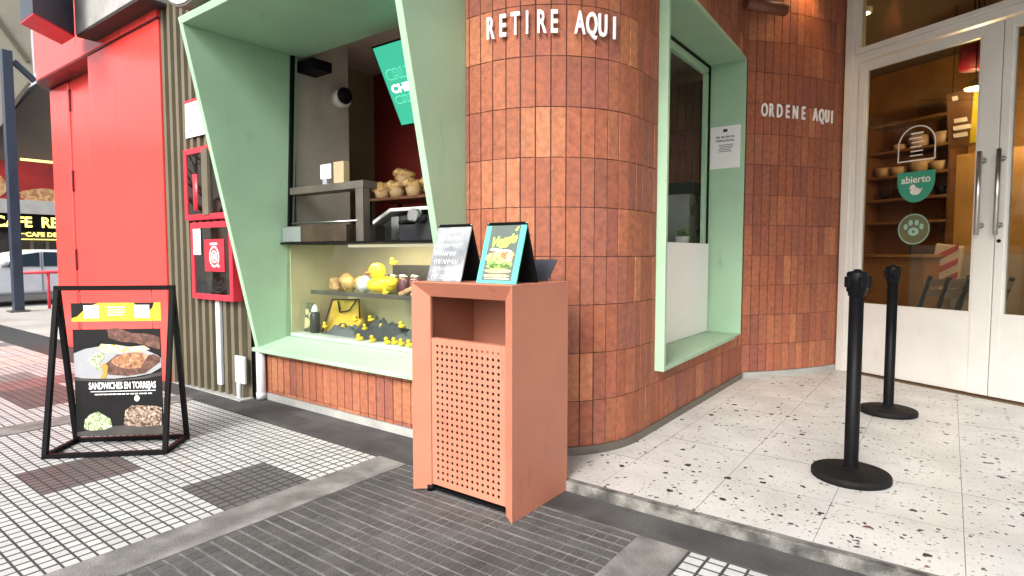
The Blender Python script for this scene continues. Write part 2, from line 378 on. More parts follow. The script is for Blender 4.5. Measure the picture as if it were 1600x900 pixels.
xs = [-1.75, -1.27, -.82, -.372, .08, .53, .98, 1.43, 1.88, 2.4, 2.9, 3.5, 5]; ys = [2.372, 2.81, 3.26, 3.71, 4.16, 4.61, 5.06, 5.51, 5.96, 6.41, 6.9]
for a, b in zip(xs, xs[1:]):
    for c, d in zip(ys, ys[1:]):
        z = FZ+random.uniform(-.0004,.0004); g = .0012
        m.add([(a+g,c+g,z),(b-g,c+g,z),(b-g,d-g,z),(a+g,d-g,z)], [(0,1,2,3)])
tag(m.build('terrazzo_floor', TZ), kind='structure')
m = MB(); m.box(-1.75, 5, 2.371, 6.9, -.1, FZ-.0015); tag(m.build('floor_joints', mat('joint_grey', (.16,.155,.15), .8)), kind='structure')
m = MB(); m.box(-1.62, 5, 2.335, 2.3705, -.1, FZ-.0008); tag(m.build('step_edge', mat('step_stone', (.24,.235,.215), .8, var=.6, vs=13, fine=.4, bump=.8, col2=(.08,.078,.072)), bevel=.006), kind='structure')

# ------------------------------------------------------------------ terracotta wall
def clip(r, holes):
    out = [r]
    for h in holes:
        nx = []
        for (a, b, c, d) in out:
            if b <= h[0] or a >= h[1] or d <= h[2] or c >= h[3]: nx.append((a,b,c,d)); continue
            if a < h[0]: nx.append((a, h[0], c, d))
            if b > h[1]: nx.append((h[1], b, c, d))
            a2, b2 = max(a, h[0]), min(b, h[1])
            if c < h[2]: nx.append((a2, b2, c, h[2]))
            if d > h[3]: nx.append((a2, b2, h[3], d))
        out = nx
    return [q for q in out if q[1]-q[0] > .006 and q[3]-q[2] > .006]
class Path:
    def __init__(s, pts):
        s.p = [Vector((x, y, 0)) for x, y in pts]; s.l = [0]
        for a, b in zip(s.p, s.p[1:]): s.l.append(s.l[-1]+(b-a).length)
        s.L = s.l[-1]
    def at(s, t):
        t = max(0, min(s.L, t))
        for i in range(len(s.p)-1):
            if t <= s.l[i+1]+1e-9:
                d = (s.p[i+1]-s.p[i]).normalized(); return s.p[i]+d*(t-s.l[i]), Vector((d.y, -d.x, 0))   # outward = right of travel
TCOL = [(.37,.122,.064), (.36,.113,.058), (.38,.130,.066), (.31,.098,.056), (.37,.120,.062), (.30,.100,.064), (.45,.168,.080), (.35,.108,.056)]
def tile_mesh(mb, back, P, z0, z1, holes, tw=.0795, th=.256, zoff=.08, seed=1):
    rnd = random.Random(seed); n = max(1, round(P.L/tw)); w = P.L/n; rows = []
    k = math.floor((z0-zoff)/th)
    while zoff+k*th < z1: rows.append((max(z0, zoff+k*th), min(z1, zoff+(k+1)*th), k)); k += 1
    for (c, d, k) in rows:
        run = 0; tone = rnd.choice(TCOL)
        for i in range(n):
            if run <= 0: tone = rnd.choice(TCOL); run = rnd.choice([1,1,1,2,2,3])
            run -= 1
            j = 1+.2*(rnd.random()-.5); mb.cur = tuple(q*j*(1+.06*(rnd.random()-.5)) for q in tone)
            for (a, b, e, f) in clip((i*w, (i+1)*w, c, d), holes):
                a += .0024; b -= .0024; e += .0004+rnd.uniform(0,.0010); f -= .0004+rnd.uniform(0,.0010)
                pa, na = P.at(a); pb, nb = P.at(b); nn = (na+nb).normalized(); t = (pb-pa).normalized()
                o1, o2 = rnd.uniform(-.0016,.0016), rnd.uniform(-.0016,.0016); i2 = .0014
                def V(p, z, off): return Vector((p.x, p.y, z))+nn*off
                mb.add([V(pa,e,-.008),V(pb,e,-.008),V(pb,f,-.008),V(pa,f,-.008),V(pa+t*i2,e+i2,o1),V(pb-t*i2,e+i2,o2),V(pb-t*i2,f-i2,o2),V(pa+t*i2,f-i2,o1)],
                       [(4,5,6,7),(0,1,5,4),(1,2,6,5),(2,3,7,6),(3,0,4,7)])
    brk = sorted({0, P.L, *[h for q in holes for h in q[:2] if 0 < h < P.L], *P.l, *[P.L*i/60 for i in range(61)]})
    zb = sorted({z0, z1, *[h for q in holes for h in q[2:] if z0 < h < z1]})
    for a, b in zip(brk, brk[1:]):
        for e, f in zip(zb, zb[1:]):
            if any(h[0]-1e-6 <= a and b <= h[1]+1e-6 and h[2]-1e-6 <= e and f <= h[3]+1e-6 for h in holes): continue
            (pa, na), (pb, nb) = P.at(a+1e-6), P.at(b-1e-6)
            q = [Vector((p.x,p.y,z))-nv*off for off in (.004,.14) for p, nv, z in ((pa,na,e),(pb,nb,e),(pb,nb,f),(pa,na,f))]
            back.add(q, [(0,1,2,3),(7,6,5,4),(0,4,5,1),(3,2,6,7),(0,3,7,4),(1,5,6,2)])
CX, CY, CR = -2.02, 3.08, .61
arc1 = [(CX+CR*math.sin(R(a)), CY-CR*math.cos(R(a))) for a in range(0, 91, 3)]
P1 = Path([(-4.19, 2.47)]+arc1+[(-1.41, 5.2)])
s1 = Path([(-4.19,2.47),(CX,2.47)]).L; s2 = s1+math.pi/2*CR
holes1 = [(-1, 4.19-2.15, .385, 9), (s2+(3.37-3.08), s2+(5.2-3.08)+1, .43, 2.745)]
A, B = Vector((-1.41, 5.2)), Vector((-.815, 6.14)); ch = B-A; nrm = Vector((ch.y, -ch.x)).normalized()
P2 = Path([tuple(A+ch*t+nrm*(.055*4*t*(1-t))) for t in [i/16 for i in range(17)]])
wall = thing('tiled_wall', 'terracotta tiled cafe wall with rounded corner column and curved stretch beside the entrance', 'wall', (-1.6, 2.7, 0))
tm, bk = MB(), MB()
tile_mesh(tm, bk, P1, .055, 3.6, holes1, seed=3)
tm.build('tile_cladding', TILE, wall, attr=True); bk.build('wall_core', MORTAR, wall)
tm, bk = MB(), MB(); tile_mesh(tm, bk, P2, FZ+.05, 3.6, [], seed=5)
tm.build('tile_cladding', TILE, wall, attr=True); bk.build('wall_core', MORTAR, wall)
def plinth(P, t0, t1, z0, z1, off):
    mb = MB(); n = 50; ps = [P.at(t0+(t1-t0)*i/n) for i in range(n+1)]
    for (pa, na), (pb, nb) in zip(ps, ps[1:]):
        q = [Vector((p.x,p.y,z))+nv*o for o in (-.03, off) for p, nv, z in ((pa,na,z0),(pb,nb,z0),(pb,nb,z1),(pa,na,z1))]
        mb.add(q, [(4,5,6,7),(3,2,6,7),(0,4,7,3),(1,2,6,5)])
    return mb
plinth(P1, 0, P1.L, .0, .053, .012).build('plinth', CONC, wall)
plinth(P1, s1+.35, P1.L-.012, FZ, FZ+.045, .016).build('plinth', STEELD, wall)
plinth(P2, 0.012, P2.L, FZ, FZ+.048, .014).build('plinth', CONC, wall)

# letters on the curved column: RETIRE AQUI
ret = thing('wall_lettering', 'white raised letters reading RETIRE AQUI on the curved tiled column', 'lettering', (-1.6, 2.6, 2.23))
for chh, a, z, xs_ in zip('RETIREAQUI', (5.7,12.2,18.4,24.0,30.9,36.5,48.5,54.4,60.2,66.9), (2.235,2.236,2.237,2.236,2.236,2.236,2.235,2.235,2.235,2.235), [.8]*10):
    a = R(a); n = Vector((math.sin(a), -math.cos(a), 0)); u = Vector((math.cos(a), math.sin(a), 0))
    mb = MB(); text(mb, chh, Vector((CX, CY, z))+n*(CR+.014), u, (0,0,1), .108, xs=.50, bold=.018, depth=.012)
    mb.build('letter', WHITEL, ret)
    
order = thing('wall_lettering', 'smaller white raised letters reading ORDENE AQUI on the tiled wall by the door', 'lettering', (-1.15, 5.6, 2.28))
u2 = Vector((ch.x, ch.y, 0)).normalized(); n2 = Vector((u2.y, -u2.x, 0))
for i, (chh, px) in enumerate(zip('ORDENEAQUI', (1182,1193,1205,1217,1229,1241,1259.5,1268.5,1277,1284.5))):
    # where each letter sits on the curved stretch
    best = min((abs(800+F*(( (q[0]*math.cos(YAW)+q[1]*math.sin(YAW)))/(-q[0]*math.sin(YAW)*math.cos(PITCH)+q[1]*math.cos(YAW)*math.cos(PITCH)+.06))-px), t) for t in [k/400*P2.L for k in range(401)] for q in [P2.at(t)[0]])
    p, n = P2.at(best[1]); u = Vector((-n.y, n.x, 0))
    mb = MB(); text(mb, chh, Vector((p.x, p.y, 2.272+.0*i))+n*.014, u, (0,0,1), .105, xs=.52, bold=.016, depth=.012)
    mb.build('letter', WHITEL, order)

# ------------------------------------------------------------------ bay window with slanted mint surround
XL, XR, T = -4.2, -2.15, .045
SO = lambda z: 2.42-(z-.40)*(2.42-1.936)/(2.667-.40)           # outer edge leans out towards the top
SI = lambda z: 2.654+(z-.467)*(2.758-2.654)/(2.665-.467)       # pane leans in
bay = thing('pickup_window', 'pickup window in a leaning mint green surround with a pastry case inside', 'window', (-3.2, 2.47, .38))
for x0, x1, back in ((XL-T, XL, 0), (XR-T, XR, 0)):
    mb = MB(); mb.prism([(x0, SO(.40), .40), (x0, SO(2.667), 2.667), (x0, SI(2.665)+.05, 2.667), (x0, SI(.44)+.05, .40)], (x1-x0, 0, 0)); mb.build('side_panel', MINT, bay, bevel=.003)
mb = MB(); mb.prism([(XL-T, SO(2.667), 2.6675), (XL-T, SO(2.71), 2.712), (XL-T, 2.85, 2.712), (XL-T, 2.85, 2.6675)], (XR-XL+T, 0, 0)); mb.build('soffit', MINT, bay, bevel=.003)
mb = MB(); mb.prism([(XL-T-.01, 2.395, .375), (XL-T-.01, 2.395, .402), (XL-T-.01, 2.68, .468), (XL-T-.01, 2.72, .44), (XL-T-.01, 2.47, .375)], (XR-XL+T+.02, 0, 0)); mb.build('sill', MINT, bay, bevel=.004)
mb = MB()
for x in (XL+.018,): mb.prism([(x-.018, SI(1.33)-.015, 1.206), (x-.018, SI(2.66)-.015, 2.664), (x-.018, SI(2.66)+.015, 2.664), (x-.018, SI(1.33)+.015, 1.206)], (.022,0,0))
mb.build('frame', BLACKM, bay)
mb = MB(); mb.prism([(XL+.001, SI(.47)-.004, .47), (XL+.001, SI(1.19)-.004, 1.188), (XL+.001, SI(1.19)+.004, 1.188), (XL+.001, SI(.47)+.004, .47)], (XR-XL-T-.004,0,0)); mb.build('pane', GLASS, bay)

# ------------------------------------------------------------------ side (order) window
win = thing('order_window', 'tall order window in a mint green box surround with its lower pane covered white', 'window', (-1.45, 4.3, .41))
ya, yb, za, zb_ = 3.345, 5.175, .41, 2.76; GX = -1.72
fx = lambda y: -1.352+(y-3.345)*(-.062)/(5.175-3.345)          # the box stands proud at the street end
def slab(p, ext): b = MB(); b.prism(p, ext); return b
t = .03
slab([(fx(ya), ya, za), (fx(ya), ya, zb_), (GX-.05, ya, zb_), (GX-.05, ya, za)], (0, t, 0)).build('side_panel', MINT, win, bevel=.003)
slab([(fx(yb), yb, za), (fx(yb), yb, zb_), (GX-.05, yb, zb_), (GX-.05, yb, za)], (0, t*.7, 0)).build('side_panel', MINT, win, bevel=.003)
slab([(fx(ya)-.001, ya+t, za+.002), (fx(yb)-.001, yb-.001, za+.002), (GX-.05, yb-.001, za+.002), (GX-.05, ya+t, za+.002)], (0,0,.026)).build('sill', MINT, win, bevel=.003)
slab([(fx(ya)-.001, ya+t, zb_-.002), (fx(yb)-.001, yb-.001, zb_-.002), (GX-.05, yb-.001, zb_-.002), (GX-.05, ya+t, zb_-.002)], (0,0,-.03)).build('soffit', MINT, win, bevel=.003)
mb = MB(); y0, y1, z0, z1 = ya+t+.002, yb-.003, za+.03, zb_-.034
mb.box(GX-.02, GX+.015, y1-.018, y1, z0, z1); mb.box(GX-.02, GX+.015, y0, y0+.018, z0, z1); mb.box(GX-.02, GX+.015, y0+.018, y1-.018, z1-.02, z1); mb.box(GX-.02, GX+.015, y0+.018, y1-.018, z0, z0+.02)
mb.build('frame', BLACKM, win)
mb = MB(); mb.box(GX-.03, GX+.005, y1-.075, y1-.03, z0+.02, z1-.06); mb.box(GX-.03, GX+.005, y0+.018, y1-.03, z1-.08, z1-.022); mb.build('inner_frame', MINT, win)
mb = MB(); mb.box(GX-.04, GX-.034, y0+.02, y1-.03, z0+.02, z1-.08); mb.build('pane', GLASSO, win)
mb = MB(); mb.box(GX+.018, GX+.03, 3.9, y1-.02, za+.03, 1.205); mb.build('white_panel', mat('white_acrylic', (.88,.89,.88), .6, var=0, fine=0, spec=.2), win, bevel=.004)
def notice(name, O, u, v, w, h, label, heads, body, hm=.022, header=None):
    O, u, v = Vector(O), Vector(u).normalized(), Vector(v).normalized(); n = u.cross(v)
    r = thing(name, label, 'notice', tuple(O))
    mb = MB(); mb.prism([O, O+u*w, O+u*w+v*h, O+v*h], n*.002); mb.build('sheet', PAPER, r)
    mb = MB(); y = h-.06
    if header: flat(mb, O+n*.0028, u, v, rect(w*.43, w*.57, h*.86, h*.93)); y = h*.72
    for s in heads: text(mb, s, O+n*.0028+u*w/2+v*y, u, v, hm, width=w*.62, bold=.03); y -= hm*1.9
    if heads:
        for i in range(body): flat(mb, O+n*.0028, u, v, rect(w*(.25+.08*random.random()), w*(.68+.1*random.random()), y, y+.005)); y -= .014
    else:
        for i in range(body):
            if random.random() < .8: flat(mb, O+n*.0028, u, v, rect(w*(.12+.1*random.random()), w*(.4+.4*random.random()), h*(.88-.78*i/body), h*(.88-.78*i/body)+.006))
    mb.build('print', INK, r); return r
# on the far side panel, facing the street
pA = at(1109, 265, yb-.004); pB = at(1156, 262, yb-.004); pC = at(1109, 200, yb-.004)
notice('paper_notice', (pA.x, yb-.0015, pA.z), (1,0,0), (0,0,1), pB.x-pA.x, pC.z-pA.z, 'white printed job notice taped inside the mint green order window surround', ['SE BUSCA', 'PERSONAL'], 5, hm=.016, header=True)

# ------------------------------------------------------------------ glass entrance door
DO = Vector((-.80, 6.12, 0)); DR = R(-28.6); du = Vector((math.cos(DR), math.sin(DR), 0)); dn = Vector((-math.sin(DR), math.cos(DR), 0))
def DL(s, y, z): return DO+du*s+dn*y+Vector((0,0,z))
def dat(px, py, yl):
    f = at(px, py, 1)-Vector((0,0,CZ)); t = (DO+dn*yl-Vector((0,0,0))).dot(dn)/f.dot(dn); P = Vector((0,0,CZ))+f*t
    return (P-DO).dot(du), P.z
door = thing('entrance_door', 'white framed glass double door at the cafe entrance', 'door', tuple(DO), DR)
mb = MB(); mb.box(.0, .075, -.03, .10, FZ, 3.6); mb.box(.075, .112, -.01, .08, FZ, 3.6); mb.build('door_post', WHITEP, door, bevel=.004)
mb = MB(); mb.box(.112, 2.5, -.02, .09, 2.80, 2.86); mb.box(.112, 2.5, -.045, .09, 2.86, 2.905); mb.build('transom_bar', WHITEP, door, bevel=.004)
mb = MB(); mb.box(.112, 2.5, .03, .036, 2.905, 3.6); mb.build('transom_pane', GLASSD, door)
mb = MB(); mb.box(2.4, 2.5, -.03, .10, FZ, 2.8); mb.build('door_post', WHITEP, door)
mb = MB(); mb.box(.112, 2.4, -.04, .1, FZ-.001, FZ+.006); mb.build('threshold', mat('threshold_brown', (.12,.07,.03), .6), door)
def leaf(s0, s1, g0, g1, gz0, gz1, hs):
    lf = bpy.data.objects.new('door_leaf', None)
    mb = MB(); z0, z1 = FZ+.018, 2.787
    mb.box(s0, g0, 0, .045, z0, z1); mb.box(g1, s1, 0, .045, z0, z1); mb.box(g0, g1, 0, .045, gz1, z1); mb.box(g0, g1, .004, .041, z0, gz0)
    lf = mb.build('door_leaf', WHITEP, door, bevel=.003)
    mb = MB(); b = .014
    mb.box(g0, g0+b, .006, .039, gz0, gz1); mb.box(g1-b, g1, .006, .039, gz0, gz1); mb.box(g0+b, g1-b, .006, .039, gz1-b, gz1); mb.box(g0+b, g1-b, .006, .039, gz0, gz0+b); mb.build('glazing_bead', WHITEP, lf)
    mb = MB(); mb.box(g0+b, g1-b, .020, .026, gz0+b, gz1-b); mb.build('pane', GLASSD, lf)
    mb = MB(); mb.tube([(hs, -.065, 1.255), (hs, -.065, 1.865)], .0155, 14)
    for z in (1.325, 1.80): mb.tube([(hs, -.065, z), (hs, .0, z)], .011, 10); mb.tube([(hs,-.012,z),(hs,0,z)], .02, 12)
    mb.build('handle', STEEL, lf)
    return lf
leaf(.116, 1.199, .175, 1.066, .668, 2.722, 1.115)
l2 = leaf(1.206, 2.398, 1.262, 2.30, .668, 2.722, 1.236)
mb = MB(); mb.tube([(1.232, -.006, 1.21), (1.232, 0, 1.21)], .013, 12); mb.box(1.226,1.238,-.0075,-.006,1.207,1.213); mb.build('lock', BLACKM, l2)
# stickers on the pane
def disc(name, label): return thing(name, label, 'sticker', tuple(DL(.6, 0, 1.6)), DR)
UX, UZ = Vector((1,0,0)), Vector((0,0,1))
def sticker(name, label, sx, z, parts):
    r = thing(name, label, 'sticker', tuple(DL(sx, .018, z)), DR)
    for pn, mt, polys, off in parts:
        mb = MB()
        for p in polys:
            if callable(p): p(mb, off)
            else: flat(mb, (0,-off,0), UX, UZ, p)
        mb.build(pn, mt, r)
    return r
SGREEN = mat('sticker_green', (.03,.24,.16), .5, var=.03); SWHITE = mat('sticker_white', (.62,.60,.56), .6); SMINT = mat('sticker_mint', (.22,.40,.33), .6); SOLIVE = mat('sticker_olive', (.10,.10,.045), .6)
def ring(cx, cy, rx, ry, w, a0=0, a1=360, n=36):
    o = []
    for i in range(n):
        a, b = R(a0+(a1-a0)*i/n), R(a0+(a1-a0)*(i+1)/n)
        o.append([(cx+rx*math.cos(a), cy+ry*math.sin(a)), (cx+rx*math.cos(b), cy+ry*math.sin(b)), (cx+(rx-w)*math.cos(b), cy+(ry-w)*math.sin(b)), (cx+(rx-w)*math.cos(a), cy+(ry-w)*math.sin(a))])
    return o
hw = .148
lines = [rect(-.05+.02*random.random(), .035+.02*random.random(), .24-.05*i, .26-.05*i) for i in range(5)]
sticker('door_sticker', 'white outlined arch shaped opening hours sticker on the glass door', .62, 1.90, [('outline', SWHITE, ring(0, .10, hw, .155, .010, 0, 180)+[rect(-hw, -hw+.010, -.02, .10), rect(hw-.010, hw, -.02, .10), rect(-hw, hw, -.03, -.02)], .003), ('print', SWHITE, [rect(-.045, .05, .185, .20), rect(-.06, .04, .15, .16), rect(-.04, .055, .115, .125), rect(-.05, .04, .08, .09), rect(-.045, .05, .045, .055), rect(-.05,.05,.01,.02)], .003)])
duckp = ell(0, -.175, .042, .030, 18); duckh = ell(-.022, -.140, .022, .021, 16)
sticker('door_sticker', 'solid green rounded sticker reading abierto with a small white duck', .625, 1.80, [('backing', SGREEN, [ell(0, -.08, hw, .185, 30, a0=180, a1=360)+[(hw, -.015), (-hw, -.015)]], .003),
        ('print', SWHITE, [lambda mb, off: text(mb, 'abierto', (0,-off-.001,-.105), UX, UZ, .055, bold=.02, width=.23), duckp, duckh, [(-.04,-.142),(-.058,-.150),(-.04,-.152)], [(.03,-.165),(.055,-.150),(.045,-.18)]], .004)])
paw = [ell(0, -.02, .042, .034, 18)]+[ell(x, y, .017, .024, 14) for x, y in ((-.062,.02),(-.024,.052),(.024,.052),(.062,.02))]
sticker('door_sticker', 'round olive sticker with a pale paw print low on the glass door', .622, 1.318, [('backing', SOLIVE, [ell(0,0,.128,.128,36)], .003), ('print', SMINT, paw+ring(0,0,.122,.122,.006), .004), ('heart', SOLIVE, [ell(0,-.02,.012,.012,12)], .005)])

# ------------------------------------------------------------------ interior shell
def wallthing(name, label, mb, mt): return tag(mb.build(name, mt), label, 'wall')
m = MB(); m.box(-5.2, -1.6, 2.62, 7.2, -.1, .04); m.box(-5.2, 5, 6.9, 11, -.1, .04); tag(m.build('interior_floor', mat('interior_floor', (.25,.2,.15), .5)), kind='structure')
m = MB(); m.box(-5.2, -1.72, 2.86, 7.0, 2.90, 3.0); tag(m.build('interior_ceiling', CEIL), kind='structure')
m = MB(); m.box(-6.55, 8, 2.10, 12, 3.605, 3.9); m.box(-3.6, 8, 1.0, 2.0995, 3.605, 3.9); tag(m.build('ceiling', mat('plaster_ceiling', (.13,.10,.07), .8)), kind='structure')  # second slab: unseen overhang added over the pavement to shade the wall tops
m = MB(); m.box(-4.5, -4.245, 2.80, 3.33, .04, 2.90); wallthing('interior_pillar', 'grey plaster pillar just inside the pickup window on the left', m, GREYW)
m = MB(); m.box(-4.85, -4.7, 2.6, 4.02, .04, 2.9); wallthing('interior_wall', 'brown plaster wall between the grey pillar and the wine red wall', m, BROWNW)
m = MB(); m.box(-4.698, -2.9, 4.0, 4.1, .04, 2.9); wallthing('interior_wall', 'wine red wall behind the coffee machine', m, WINE)
m = MB(); m.box(-5.2, -.9, 7.05, 7.2, .04, 3.6)
wallthing('interior_wall', 'dark red tiled wall deep behind the order window', m, mat('red_wall_tile', (.42,.08,.04), .5, var=.2))
m = MB(); m.box(-5.3, -5.2, 2.5, 7.2, -.1, 3.6); m.box(-5.3, -2.2, 2.86, 2.9, 3.0, 3.6); wallthing('interior_wall', 'dark outer wall hidden behind the brown plaster wall', m, BROWNW)
room = lambda s0, s1, y0, y1, z0, z1: MB().add([DL(a, b, c) for a, b, c in ((s0,y0,z0),(s1,y0,z0),(s1,y1,z0),(s0,y1,z0),(s0,y0,z1),(s1,y0,z1),(s1,y1,z1),(s0,y1,z1))], [(0,3,2,1),(4,5,6,7),(0,1,5,4),(1,2,6,5),(2,3,7,6),(3,0,4,7)])
wallthing('interior_wall', 'plywood lined back wall of the dining room behind the glass door', room(-2.2, 4, 3.2, 3.3, .04, 3.6), WOOD)
wallthing('interior_wall', 'dark brown wall at the far left of the dining room', room(-2.3, -2.2, .3, 3.3, .04, 3.6), WOODD)
wallthing('interior_wall', 'plywood wall at the far right of the dining room', room(4, 4.1, -.2, 3.3, .04, 3.6), WOOD)
tag(room(2.5, 6, -.02, .12, FZ, 3.6).build('side_wall', WHITEP), 'white wall to the right of the entrance door', 'wall')

# ------------------------------------------------------------------ litter bin
bx0, bx1, by0, by1, bz1 = -1.995, -1.416, 1.906, 2.343, .989
b = thing('litter_bin', 'terracotta coloured metal litter bin with a perforated front', 'litter bin', ((bx0+bx1)/2, (by0+by1)/2, 0))
fw, fd = .066, .055; iy = by0+fd
mb = MB(); mb.box(bx0, bx0+.004, by0+.002, by1, .022, bz1-.002); mb.build('side_panel', BIN, b)
mb = MB(); mb.box(bx1-.004, bx1, by0+.002, by1, .0, bz1-.002); mb.build('side_panel', BIN, b)
mb = MB(); mb.box(bx0+.004, bx1-.004, by1-.004, by1, .022, bz1-.004); mb.build('back_panel', BIN, b)
mb = MB(); mb.box(bx0, bx1, by0+.002, by1, bz1-.002, bz1+.002); mb.build('top_panel', BIN, b, bevel=.0015)
mb = MB()
lo = .012
mb.quad((bx0,by0,lo),(bx0+fw,iy,lo),(bx0+fw,iy,bz1-fw),(bx0,by0,bz1))
mb.quad((bx1,by0,.0),(bx1-fw*1.1,iy,.0),(bx1-fw*1.1,iy,bz1-fw),(bx1,by0,bz1))
mb.quad((bx0,by0,bz1),(bx0+fw,iy,bz1-fw),(bx1-fw*1.1,iy,bz1-fw),(bx1,by0,bz1))
mb.quad((bx0+fw,iy,lo),(bx0+fw,iy,bz1-fw),(bx0+fw,iy+.012,bz1-fw),(bx0+fw,iy+.012,lo))
mb.quad((bx1-fw*1.1,iy,lo),(bx1-fw*1.1,iy,bz1-fw),(bx1-fw*1.1,iy+.012,bz1-fw),(bx1-fw*1.1,iy+.012,lo))
fr = mb.build('front_frame', BIN, b); sm = fr.modifiers.new('thick', 'SOLIDIFY'); sm.thickness = .003; sm.offset = 0
# perforated door: real round holes
px0, px1, pz0, pz1 = bx0+fw+.004, bx1-fw*1.1-.004, .035, .728; NX, NZ = 13, 22; mx, mz = .022, .02
mb = MB(); cw = (px1-px0-2*mx)/NX; chh = (pz1-pz0-2*mz)/NZ; yy = iy+.002; hr = .0073
for i in range(NX):
    for k in range(NZ):
        x, z = px0+mx+cw*(i+.5), pz0+mz+chh*(k+.5); o8 = [(1,0),(1,1),(0,1),(-1,1),(-1,0),(-1,-1),(0,-1),(1,-1)]
        outer = [(x+p*cw/2, yy, z+q*chh/2) for p, q in o8]; inner = [(x+hr*math.cos(R(45*t)), yy, z+hr*math.sin(R(45*t))) for t in range(8)]; deep = [(p[0], yy+.0015, p[2]) for p in inner]
        mb.add(outer+inner+deep, [(t, (t+1)%8, 8+(t+1)%8, 8+t) for t in range(8)]+[(8+t, 8+(t+1)%8, 16+(t+1)%8, 16+t) for t in range(8)])
mb.quad((px0,yy,pz0),(px1,yy,pz0),(px1,yy,pz0+mz),(px0,yy,pz0+mz)); mb.quad((px0,yy,pz1-mz),(px1,yy,pz1-mz),(px1,yy,pz1),(px0,yy,pz1))
mb.quad((px0,yy,pz0+mz),(px0+mx,yy,pz0+mz),(px0+mx,yy,pz1-mz),(px0,yy,pz1-mz)); mb.quad((px1-mx,yy,pz0+mz),(px1,yy,pz0+mz),(px1,yy,pz1-mz),(px1-mx,yy,pz1-mz))
mb.quad((px0,yy,pz1),(px1,yy,pz1),(px1,yy+.03,pz1),(px0,yy+.03,pz1)); mb.quad((px0,yy,pz0),(px0,yy+.03,pz0),(px0,yy+.03,pz1),(px0,yy,pz1)); mb.quad((px1,yy,pz0),(px1,yy+.03,pz0),(px1,yy+.03,pz1),(px1,yy,pz1))
mb.build('perforated_door', BIN, b)
mb = MB(); mb.box(bx0+.07, bx1-.075, iy+.06, by1-.05, .02, .60); mb.build('liner', BLACKM, b)
mb = MB(); mb.box(bx0+.005, bx0+.009, iy+.013, by1-.005, .60, bz1-.01); mb.build('chute', BIN, b)
mb = MB(); mb.box(bx0+.32, bx1-.01, by1-.12, by1-.10, .60, bz1-.012); mb.box(bx0+.02, bx1-.02, iy+.05, by1-.125, .60, .61); mb.build('inner_shade_and_plate', BLACKM, b)  # upright black sheet added for the shade inside; low plate in front
for x, y in ((bx0+.06, by0+.06), (bx1-.06, by0+.07), (bx0+.06, by1-.06), (bx1-.06, by1-.06)): mb = MB(); mb.tube([(x,y,.003),(x,y,.03)], .022, 10); mb.build('foot', BLACKM, b)
mb = MB(); mb.box(bx0+.03, bx1-.03, by0+.06, by1-.03, .008, .0205); mb.build('base_pan', BLACKM, b)

# menu boards standing on the bin -------------------------------------------------
ZT = bz1+.003
def tent(name, label, x0, x1, y0, dy, h, fill):
    r = thing(name, label, 'menu board', ((x0+x1)/2, y0+dy, ZT)); w = x1-x0; ya_ = y0+dy
    fv = Vector((0, dy, h)).normalized(); L = math.hypot(dy, h)
    n = Vector((0,-h,dy)).normalized()
    mb = MB(); O = Vector((x0, y0, ZT)); mb.prism([O, O+Vector((w,0,0)), O+Vector((w,0,0))+fv*L, O+fv*L], -n*.007); p = mb.build('front_panel', fill[0], r, bevel=.001)
    mb = MB(); O2 = Vector((x0, y0+2*dy, ZT)); bv = Vector((0,-dy,h)).normalized(); mb.prism([O2, O2+Vector((w,0,0)), O2+Vector((w,0,0))+bv*L*.99, O2+bv*L*.99], Vector((0,-h,-dy)).normalized()*.007); mb.build('back_panel', BLACK, r)
    mb = MB(); mb.tube([(x0+.01, ya_, ZT+h-.002), (x1-.01, ya_, ZT+h-.002)], .005, 8); mb.build('hinge', BLACKM, r)
    for pn, mt, fn, off in fill[1]:
        mb = MB(); fn(mb, O+n*(.0006+off), Vector((1,0,0)), fv, w, L); mb.build(pn, mt, p)
    return r
def chalk(mb, O, u, v, w, L):
    for i in range(7):
        y = L*(.93-.135*i); x = w*(.06+.1*random.random()); end = w*(.95-.25*random.random()); n = 3+int((end-x)/.022)
        pts = []; hh = L*(.06+.025*random.random())
        for k in range(n*4):
            pts.append((x+(end-x)*k/(n*4)+.004*math.sin(k*1.9), y-hh*(.5+.5*math.sin(k*1.57+random.uniform(-.5,.5)))))
        for k, (p, q_) in enumerate(zip(pts, pts[1:])):
            if k % 13 in (11, 12): continue
            d = Vector((q_[0]-p[0], q_[1]-p[1])); nn = Vector((-d.y, d.x)).normalized()*.0012
            flat(mb, O, u, v, [(p[0]+nn.x,p[1]+nn.y),(p[0]-nn.x,p[1]-nn.y),(q_[0]-nn.x,q_[1]-nn.y),(q_[0]+nn.x,q_[1]+nn.y)])
tent('menu_board', 'small slate tent board covered in chalk handwriting on the litter bin', -1.975, -1.765, 1.985, .085, .262, (SLATE, [('chalk_writing', CHALK, chalk, 0)]))
POSTERD = mat('poster_grey', (.10,.13,.11), .5)
LIME = mat('lime_ink', (.55,.75,.12), .5); PINK = mat('pink_bits', (.7,.3,.45), .5); SALM = multi('salmon_bits', [(.75,.25,.10), (.85,.5,.25), (.7,.12,.08)], 60); LEAF = multi('leaf_bits', [(.08,.22,.04), (.25,.42,.10), (.5,.6,.25)], 70); BUN = multi('bun_bits', [(.75,.42,.12), (.85,.62,.25), (.85,.75,.5)], 40)
def vf(mb, O, u, v, w, L):
    for a in (rect(0,.13*w,0,L), rect(.87*w,w,0,L), rect(.13*w,.87*w,0,.045*L), rect(.13*w,.87*w,.955*L,L)): flat(mb, O, u, v, a)
def vg(mb, O, u, v, w, L): flat(mb, O, u, v, rect(.13*w,.87*w,.045*L,.955*L))
